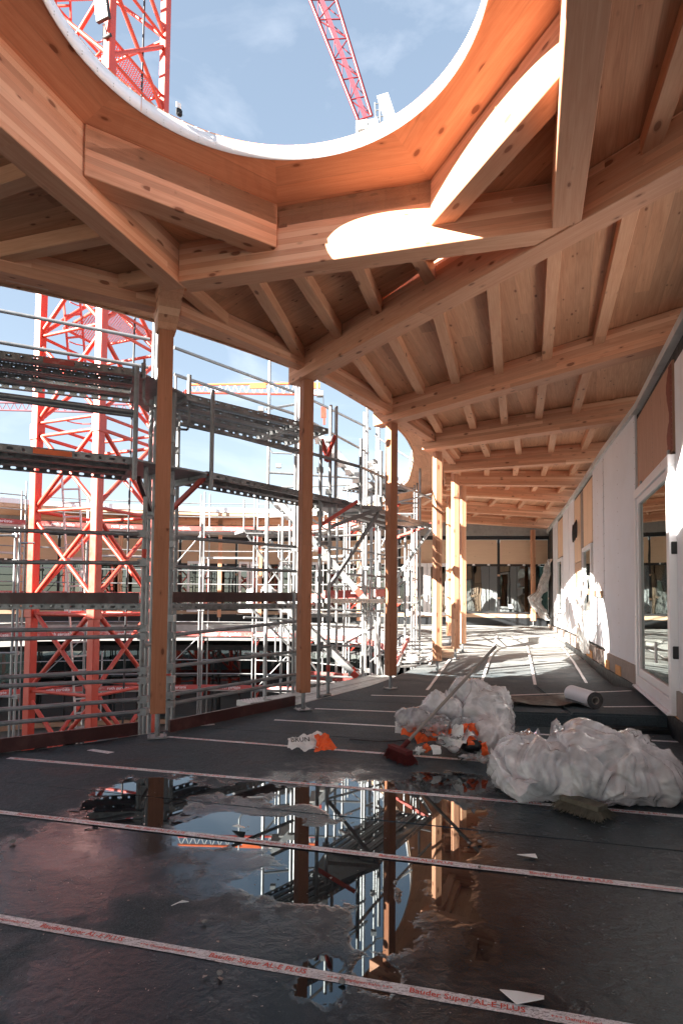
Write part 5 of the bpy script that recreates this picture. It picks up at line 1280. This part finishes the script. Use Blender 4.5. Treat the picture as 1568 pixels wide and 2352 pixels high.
blob('contents', [lobe(1480, 1795, 4.02, .15, .15, .10), lobe(1425, 1800, 4.0, .15, .17, .11)], M['sack_orange'], bag, 8, .02, .025)
blob('contents', [lobe(1240, 1785, 4.2, .20, .18, .12), lobe(1345, 1785, 4.15, .25, .20, .15)], M['galv_dark'], bag, 9, .03, .03)
blob('contents', [lobe(1120, 1690, 5.1, .15, .16, .14)], M['sack_orange'], heap_, 19, .03, .03)
heap = heap_
hl = [lobe(1110, 1655, 5.35, .26, .28, .29), lobe(1085, 1615, 5.5, .20, .2, .23), lobe(1128, 1695, 5.1, .19, .22, .21), lobe(1062, 1596, 5.6, .14, .15, .17), lobe(1145, 1630, 5.45, .13, .17, .22)]
blob('film', hl, M['plastic'], heap, 12, .045, .013)
blob('film', [lobe(1003, 1628, 5.4, .12, .14, .17), lobe(1035, 1636, 5.3, .12, .12, .15), lobe(975, 1645, 5.4, .10, .12, .11)], M['plastic'], heap, 14, .03, .014)
blob('film', [lobe(927, 1648, 5.25, .09, .11, .09), lobe(955, 1655, 5.2, .13, .14, .12), lobe(1000, 1665, 5.1, .14, .14, .10)], M['plastic_clear'], heap, 15, .03, .014)
blob('film', [lobe(1010, 1705, 4.95, .05, .06, .03), lobe(1040, 1720, 4.85, .06, .06, .03), lobe(1075, 1738, 4.75, .09, .05, .035), lobe(1110, 1745, 4.7, .06, .05, .03)], M['plastic_clear'], heap, 16, .02, .012)
Z = lambda x, y, Y: aty(x, y, Y)
for k, (q, mt, pr) in enumerate([([Z(1262, 1700, 4.3), Z(1302, 1702, 4.2), Z(1290, 1670, 4.25), Z(1276, 1648, 4.3)], 'plastic', bag), ([Z(1180, 1712, 4.25), Z(1250, 1715, 4.2), Z(1238, 1678, 4.35), Z(1196, 1672, 4.4)], 'plastic_clear', bag),
                               ([Z(1440, 1710, 4.1), Z(1545, 1775, 3.95), Z(1552, 1800, 3.9), Z(1430, 1830, 3.7)], 'plastic', bag), ([Z(1125, 1735, 4.1), Z(1200, 1690, 4.2), Z(1290, 1760, 3.9), Z(1190, 1830, 3.72)], 'plastic', bag),
                               ([Z(908, 1650, 5.2), Z(955, 1625, 5.2), Z(960, 1668, 5.1), Z(915, 1672, 5.1)], 'plastic_clear', heap), ([Z(975, 1615, 5.4), Z(1030, 1592, 5.5), Z(1048, 1650, 5.2), Z(985, 1672, 5.1)], 'plastic', heap),
                               ([Z(1040, 1575, 5.6), Z(1085, 1558, 5.7), Z(1098, 1620, 5.3), Z(1050, 1640, 5.2)], 'plastic', heap), ([Z(1075, 1605, 5.4), Z(1172, 1622, 5.3), Z(1185, 1710, 5.0), Z(1080, 1690, 4.95)], 'plastic_clear', heap),
                               ([Z(1000, 1660, 5.05), Z(1080, 1650, 5.1), Z(1070, 1700, 4.9), Z(1005, 1695, 4.9)], 'plastic_clear', heap)]):
    flap(q, mt, pr, k*1.7+.3, .035)
def sack(x, y, Y, w_, h, rot, seed, mat, parent, tilt=.5, nm='sack', zoff=0.):
    """crumpled sheet of sack paper"""
    n = 16; vs = []; fs = []; rr = Vector((seed*2.3, seed*.7, 0))
    for i in range(n+1):
        for j in range(n+1):
            u, v = (i/n-.5)*w_, (j/n-.5)*h; q = Vector((u*9, v*9, 0))+rr
            zz = .04*abs(noise.noise(q*.8))*2+.012*abs(noise.noise(q*2.3))*2; vs.append((u*(1-.3*abs(noise.noise(rr+Vector((v*4, 0, 0))))*2)+.1*w_*noise.noise(q*.7), v*(1-.3*abs(noise.noise(rr+Vector((0, u*4, 3))))*2)+.1*h*noise.noise(q*.7+rr), zz+.006*noise.noise(q*4)))
    for i in range(n):
        for j in range(n): a = i*(n+1)+j; fs.append((a, a+1, a+n+2, a+n+1))
    p = aty(x, y, Y); p.z = max(p.z, .015)
    return link(nm, mesh(vs, fs, 'sack'), M[mat], parent, Matrix.Translation(p) @ Matrix.Rotation(rot, 4, 'Z') @ Matrix.Rotation(tilt, 4, 'X')), p
for i, (x, y, Y, w_, h, r, mt, ti) in enumerate([(925, 1672, 5.2, .17, .16, .2, 'sack_white', .9), (945, 1680, 5.15, .16, .13, -.3, 'sack_orange', .8), (975, 1690, 5.1, .2, .14, .4, 'sack_orange', .9), (1040, 1690, 5.0, .24, .22, -.9, 'sack_white', 1.0), (1060, 1700, 4.95, .2, .2, -1.2, 'sack_white', .6),
                                           (1085, 1690, 5.0, .2, .2, .3, 'sack_orange', .9), (1000, 1725, 4.8, .10, .10, .1, 'sack_white', .9), (1108, 1722, 4.8, .09, .12, .7, 'sack_orange', 1.1), (1010, 1680, 5.05, .16, .12, .1, 'sack_orange', .8), (1120, 1665, 5.25, .2, .2, .5, 'sack_orange', 1.2)]):
    sack(x, y, Y, w_, h, r, i+2, mt, heap, ti, 'paper_sack')
for i, (x, y, Y, r, s) in enumerate([(1046, 1718, 4.86, -1.15, .075), (1052, 1690, 4.92, -1.2, .05), (965, 1683, 5.0, .35, .05)]):
    p = aty(x, y, Y); text(['GRUND', 'PUR', 'ER'][i] if False else ['BRUN', '2', 'ER'][i], s, 'ink_black', heap, Matrix.Translation(p) @ Matrix.Rotation(r*.0, 4, 'Z') @ Matrix.Rotation(1.15, 4, 'X') @ Matrix.Rotation(r, 4, 'Z'))
blob('dark_film', [lobe(1080, 1712, 4.97, .10, .10, .06)], M['bitumen'], heap, 20, .02, .02)
sk = thing('paper_sack', 'crumpled white and orange paper sack lying alone on the fourth tape', 'sack', atz(715, 1728, 0))
sack(692, 1712, 5.12, .26, .20, .35, 31, 'sack_white', sk, .5, 'white_half'); sack(742, 1710, 5.12, .22, .19, .3, 35, 'sack_orange', sk, .6, 'orange_half'); sack(722, 1698, 5.2, .2, .12, .5, 37, 'sack_white', sk, .8, 'white_flap')
p = aty(668, 1704, 5.02); text('BRUN', .06, 'ink_black', sk, Matrix.Translation(p+Vector((0, -.03, .02))) @ Matrix.Rotation(.25, 4, 'Z') @ Matrix.Rotation(.7, 4, 'X'))
sk2 = thing('paper_sack', 'small balled white and orange sack touching the broom head', 'sack', atz(975, 1735, 0))
blob('sack_ball', [lobe(962, 1724, 4.83, .05, .05, .045)], M['sack_white'], sk2, 41, .03, .012); blob('sack_ball', [lobe(980, 1718, 4.85, .045, .05, .05)], M['sack_orange'], sk2, 43, .03, .012)
sk3 = thing('paper_sack', 'torn white and red paper scrap behind the big plastic bag by the wall', 'sack', atz(1485, 1740, 0)); sack(1484, 1738, 4.7, .12, .10, .2, 51, 'sack_white', sk3, .9, 'scrap')
rope = thing('black_strap', 'thin black strap lying on the membrane between sack and heap', 'strap', atz(880, 1700, 0))
cv = bpy.data.curves.new('strap', 'CURVE'); cv.dimensions = '3D'; cv.bevel_depth = .005; sp = cv.splines.new('NURBS'); pts = [(803, 1698), (840, 1700), (880, 1706), (930, 1700), (960, 1695)]; sp.points.add(len(pts)-1)
for q, (x, y) in zip(sp.points, pts): v = atz(x, y, .015); q.co = (*v, 1)
sp.use_endpoint_u = True; cv.materials.append(M['rope']); link('strap', curve_mesh(cv), None, rope)
# membrane roll
roll = thing('membrane_roll', 'roll of bitumen membrane with silver backing on the raised step, one end unrolled', 'roll', atz(1350, 1632, .16))
rc = Vector(aty(1366, 1611, 6.42)); rc.z = .16+.088; rdir = Vector((-.10, 1, 0)).normalized()
def lathe(prof, m, mat, name, parent, n=40):
    vs = []; fs = []
    for k in range(n):
        a = 2*math.pi*k/n; vs += [(x, r*math.cos(a), r*math.sin(a)) for x, r in prof]
    c = len(prof)
    for k in range(n):
        j = (k+1) % n
        for i in range(c-1): fs.append((k*c+i, k*c+i+1, j*c+i+1, j*c+i))
    me = mesh(vs, fs); me.polygons.foreach_set('use_smooth', [True]*len(me.polygons)); o = link(name, me, M[mat], parent, m)
    try: me.set_sharp_from_angle(angle=.6)
    except Exception: pass
    return o
rm = frame(rc, rc+rdir)
lathe([(0.004, .0885), (.52, .0885)], rm, 'roll_face', 'wound_sheet', roll)
lathe([(0, .088), (0, .04)], rm, 'black', 'roll_end', roll); lathe([(.52, .088), (.52, .04)], rm, 'bitumen', 'roll_end', roll)
for k in range(9): lathe([(-.0015, .042+.005*k), (-.0015, .0435+.005*k)], rm, 'galv_dark', 'winding', roll)
lathe([(-.004, .042), (-.004, .034), (.5, .034)], rm, 'cardboard', 'core', roll)
# unrolled flap
vs = []; fs = []; n = 22
for i in range(n+1):
    for j in range(7):
        s = i/n; p = lerp(Vector((2.62, 6.55, 0)), Vector((1.72, 6.62, 0)), s)+Vector((.10, .95, 0)).normalized()*(j/6*(.75-.2*s)-.05)
        zz = .165+.035*max(0, math.sin(s*9+.6))*(1-j/9)+.02*noise.noise(p*5)*s+.008; vs.append((p.x, p.y, zz))
for i in range(n):
    for j in range(6): a = i*7+j; fs.append((a, a+1, a+8, a+7))
me = mesh(vs, fs, 'flap', True); link('loose_sheet', me, M['bitumen'], roll)
# broom
br = thing('broom', 'street broom with dark red bristles and long wooden handle leaning on the film heap', 'broom', atz(915, 1740, 0))
hc = atz(918, 1735, .07); hd_ = Vector((.30, -.12, -.01)).normalized()
def brush(c, d, L, w_, h, mat, parent, seed, n=700, block='cardboard'):
    rr = random.Random(seed); vs = []; fs = []; nrm = Vector((-d.y, d.x, 0)).normalized()
    for k in range(n):
        u, v = rr.uniform(-.5, .5)*L, rr.uniform(-.5, .5)*w_; b = c+d*u+nrm*v+Vector((0, 0, .0)); sp_ = d*(u*.2+rr.gauss(0, .012))+nrm*(v*1.0+rr.gauss(0, .014)); e = b+sp_+Vector((0, 0, -h*rr.uniform(.6, 1.02)))
        t = Vector((rr.gauss(0, 1), rr.gauss(0, 1), 0)).normalized()*.0022; i = len(vs); vs += [b-t, b+t, e+t, e-t]; fs.append((i, i+1, i+2, i+3))
        t2 = Vector((-t.y, t.x, 0)); i = len(vs); vs += [b-t2, b+t2, e+t2, e-t2]; fs.append((i, i+1, i+2, i+3))
    me = mesh(vs, fs, 'bristles'); o = link('bristles', me, M[mat], parent, kind='stuff')
    ubox('brush_block', c-d*L/2+Vector((0, 0, -.005)), c+d*L/2+Vector((0, 0, -.005)), w_, .03, block, parent)
hcp = atz(918, 1733, .055)
brush(hcp+Vector((0, 0, .03)), (atz(952, 1735, .05)-atz(884, 1708, .05)).normalized(), .27, .055, .085, 'bristle_red', br, 3, 900, 'bristle_red')
ht = aty(1138, 1484, 5.05); hb = hcp+Vector((0.02, .02, .05)); tube('handle', hb, ht, .013, 'cardboard', br, 12); tube('socket', hb-(ht-hb).normalized()*.03, hb+(ht-hb).normalized()*.08, .02, 'bristle_red', br, 10)
b2 = thing('brush', 'worn grey brush head sticking out from under the big plastic bag', 'brush', atz(1340, 1880, 0)); c2 = atz(1338, 1858, .03)
brush(c2+Vector((0, 0, .03)), (atz(1388, 1882, 0)-atz(1290, 1850, 0)).normalized(), .26, .10, .05, 'bristle_grey', b2, 4, 1800, 'bristle_grey')
# chips and scraps on the floor
def chip(px, py, pts, lab, cat, mat='paper', lift=.0):
    p = atz(px, py, 0); n = len(pts); vs = [(x, y, .014+lift*(i % 2)) for i, (x, y) in enumerate(pts)]; vs2 = [(x, y, z+.003) for x, y, z in vs]
    me = mesh(vs+vs2, [tuple(range(n))[::-1], tuple(range(n, 2*n))]+[(i, (i+1) % n, n+(i+1) % n, n+i) for i in range(n)]); o = link('scrap', me, M[mat], None, Matrix.Translation((p.x, p.y, 0))); tag(o, lab, cat); return o
chip(1203, 2308, [(-.065, .05), (-.01, .025), (.07, .02), (.06, -.01), (-.03, -.02)], 'pale torn scrap touching the tape nearest the camera', 'scrap', lift=.01)
chip(1212, 1974, [(-.05, .02), (.045, .03), (.04, -.02)], 'small white sliver in the wet area under the second tape', 'scrap')
chip(548, 1912, [(-.045, .05), (-.01, .02), (.035, .03), (.03, -.03)], 'grey scrap lying in the puddle above the second tape', 'scrap', lift=.02)
chip(412, 2085, [(-.03, -.015), (.01, .01), (.035, .02), (0, -.01)], 'small crumpled paper bit on dry membrane at the middle', 'scrap', lift=.01)
chip(585, 1836, [(-.05, 0), (.05, .012), (.06, .0), (-.03, -.012)], 'thin white shaving beside the upper puddle', 'scrap')
chip(1563, 1770, [(-.04, .02), (.03, .01), (.04, -.01), (-.04, .0)], 'small pale wood chip at the tip of the big bag', 'scrap', 'plank')
for i, (x, y, s) in enumerate([(1101, 1940, .012), (1076, 1942, .009), (785, 2265, .012), (738, 1788, .01), (470, 2125, .01), (1100, 1998, .008), (505, 2245, .01), (30, 1940, .016), (640, 2088, .01), (1125, 1902, .006)]):
    p = atz(x, y, 0); bm = bmesh.new(); bmesh.ops.create_icosphere(bm, subdivisions=2, radius=s)
    for v in bm.verts: v.co += v.co.normalized()*s*.5*noise.noise(v.co*90+Vector((i, 0, 0))); v.co.z *= .6
    me = bpy.data.meshes.new('pebble'); bm.to_mesh(me); bm.free(); o = link('pebble', me, M['stone'], None, Matrix.Translation((p.x, p.y, .012+s*.4))); tag(o, 'small grey crumb of rubble lying on the wet membrane', 'pebble', 'crumbs on the membrane')

# fine litter nobody would count: flakes, sawdust, grit
rr = random.Random(77); vs = []; fs = []
for k in range(420):
    px, py = rr.uniform(-50, 1560), 1640+700*rr.random()**1.5; p = atz(px, py, 0)
    if inside(p) or p.x > wall_x(p.y)-.1 or p.y > 8.5: continue
    s2 = rr.uniform(.0015, .0045)*(1 if rr.random() < .93 else 2.2); a_ = rr.uniform(0, 6.28)
    d_ = Vector((math.cos(a_), math.sin(a_), 0))*s2; n_ = Vector((-d_.y, d_.x, 0))*rr.uniform(.2, .9); i = len(vs); z = Vector((p.x, p.y, .0125)); vs += [z-d_-n_, z+d_-n_, z+d_*.7+n_+Vector((0, 0, s2*.5)), z-d_+n_]; fs.append((i, i+1, i+2, i+3))
tag(link('floor_litter', mesh(vs, fs), M['sill']), None, None, kind='stuff')
# hanging plastic sheets on the wall
def drape(name, cols, mat, parent, seed, depth=.08):
    """cols: list of rows top to bottom, each (px_left, px_right, y, dist in front of wall)"""
    n = 26; m = 40; vs = []; fs = []
    for j in range(m+1):
        t = j/m*(len(cols)-1); k = min(int(t), len(cols)-2); f = t-k; r = [cols[k][q]*(1-f)+cols[k+1][q]*f for q in range(4)]
        for i in range(n+1):
            u = i/n; px = r[0]+(r[1]-r[0])*u; p, a, b = wseg_at(min(px, 1560)) if px > 1271 else (aty(px, r[2], 21.7), None, None)
            z = EYE+ray(px, r[2]).z/ray(px, r[2]).y*p.y; q = Vector((u*7, j*.12, seed)); fold = abs(noise.noise(q)*2)*depth+abs(noise.noise(q*2.7))*depth*.5
            d = ray(px, 1400); d.z = 0; d.normalize(); p = Vector((p.x, p.y, z)); pull = d*-(r[3]+fold); vs.append(p+Vector((-.9, -.1, 0))*(r[3]+fold))
    for j in range(m):
        for i in range(n): a = j*(n+1)+i; fs.append((a, a+1, a+n+2, a+n+1))
    return link(name, mesh(vs, fs, 'drape', True), M[mat], parent)
dr = thing('plastic_drape', 'long milky plastic sheet hanging from the wall window over the batten', 'plastic sheet', V3(wseg_at(1350)[0], .4))
drape('film', [(1342, 1360, 1322, .10), (1344, 1362, 1345, .12), (1338, 1364, 1368, .16), (1334, 1352, 1392, .16), (1330, 1360, 1420, .14), (1333, 1364, 1455, .12), (1338, 1362, 1485, .1), (1345, 1362, 1502, .08)], 'sheet_film', dr, 2., .035)
dr = thing('plastic_drape', 'billowing clear plastic sheet in the far corner before the dark panes', 'plastic sheet', (7.2, 21.6, .4))
drape('film', [(1264, 1272, 1284, .05), (1256, 1272, 1305, .1), (1249, 1272, 1335, .15), (1244, 1270, 1358, .2), (1234, 1264, 1372, .3), (1238, 1262, 1385, .3), (1246, 1270, 1405, .2), (1262, 1273, 1425, .1)], 'sheet_film', dr, 5., .12)
# upstand detail along the wall base: short lengths of insulation showing
for i, (x0, x1) in enumerate([(1405, 1396), (1365, 1352), (1432, 1420)]):
    wpan(x0, x1, .2+.0, .34, 'insul', name='insulation_strip', out_=.04, th=.03)
far_plank = ubox('timber_offcut', atz(1232, 1519, .13), atz(1290, 1517, .13), .05, .04, 'orange', None)
bpy.data.objects.remove(far_plank)
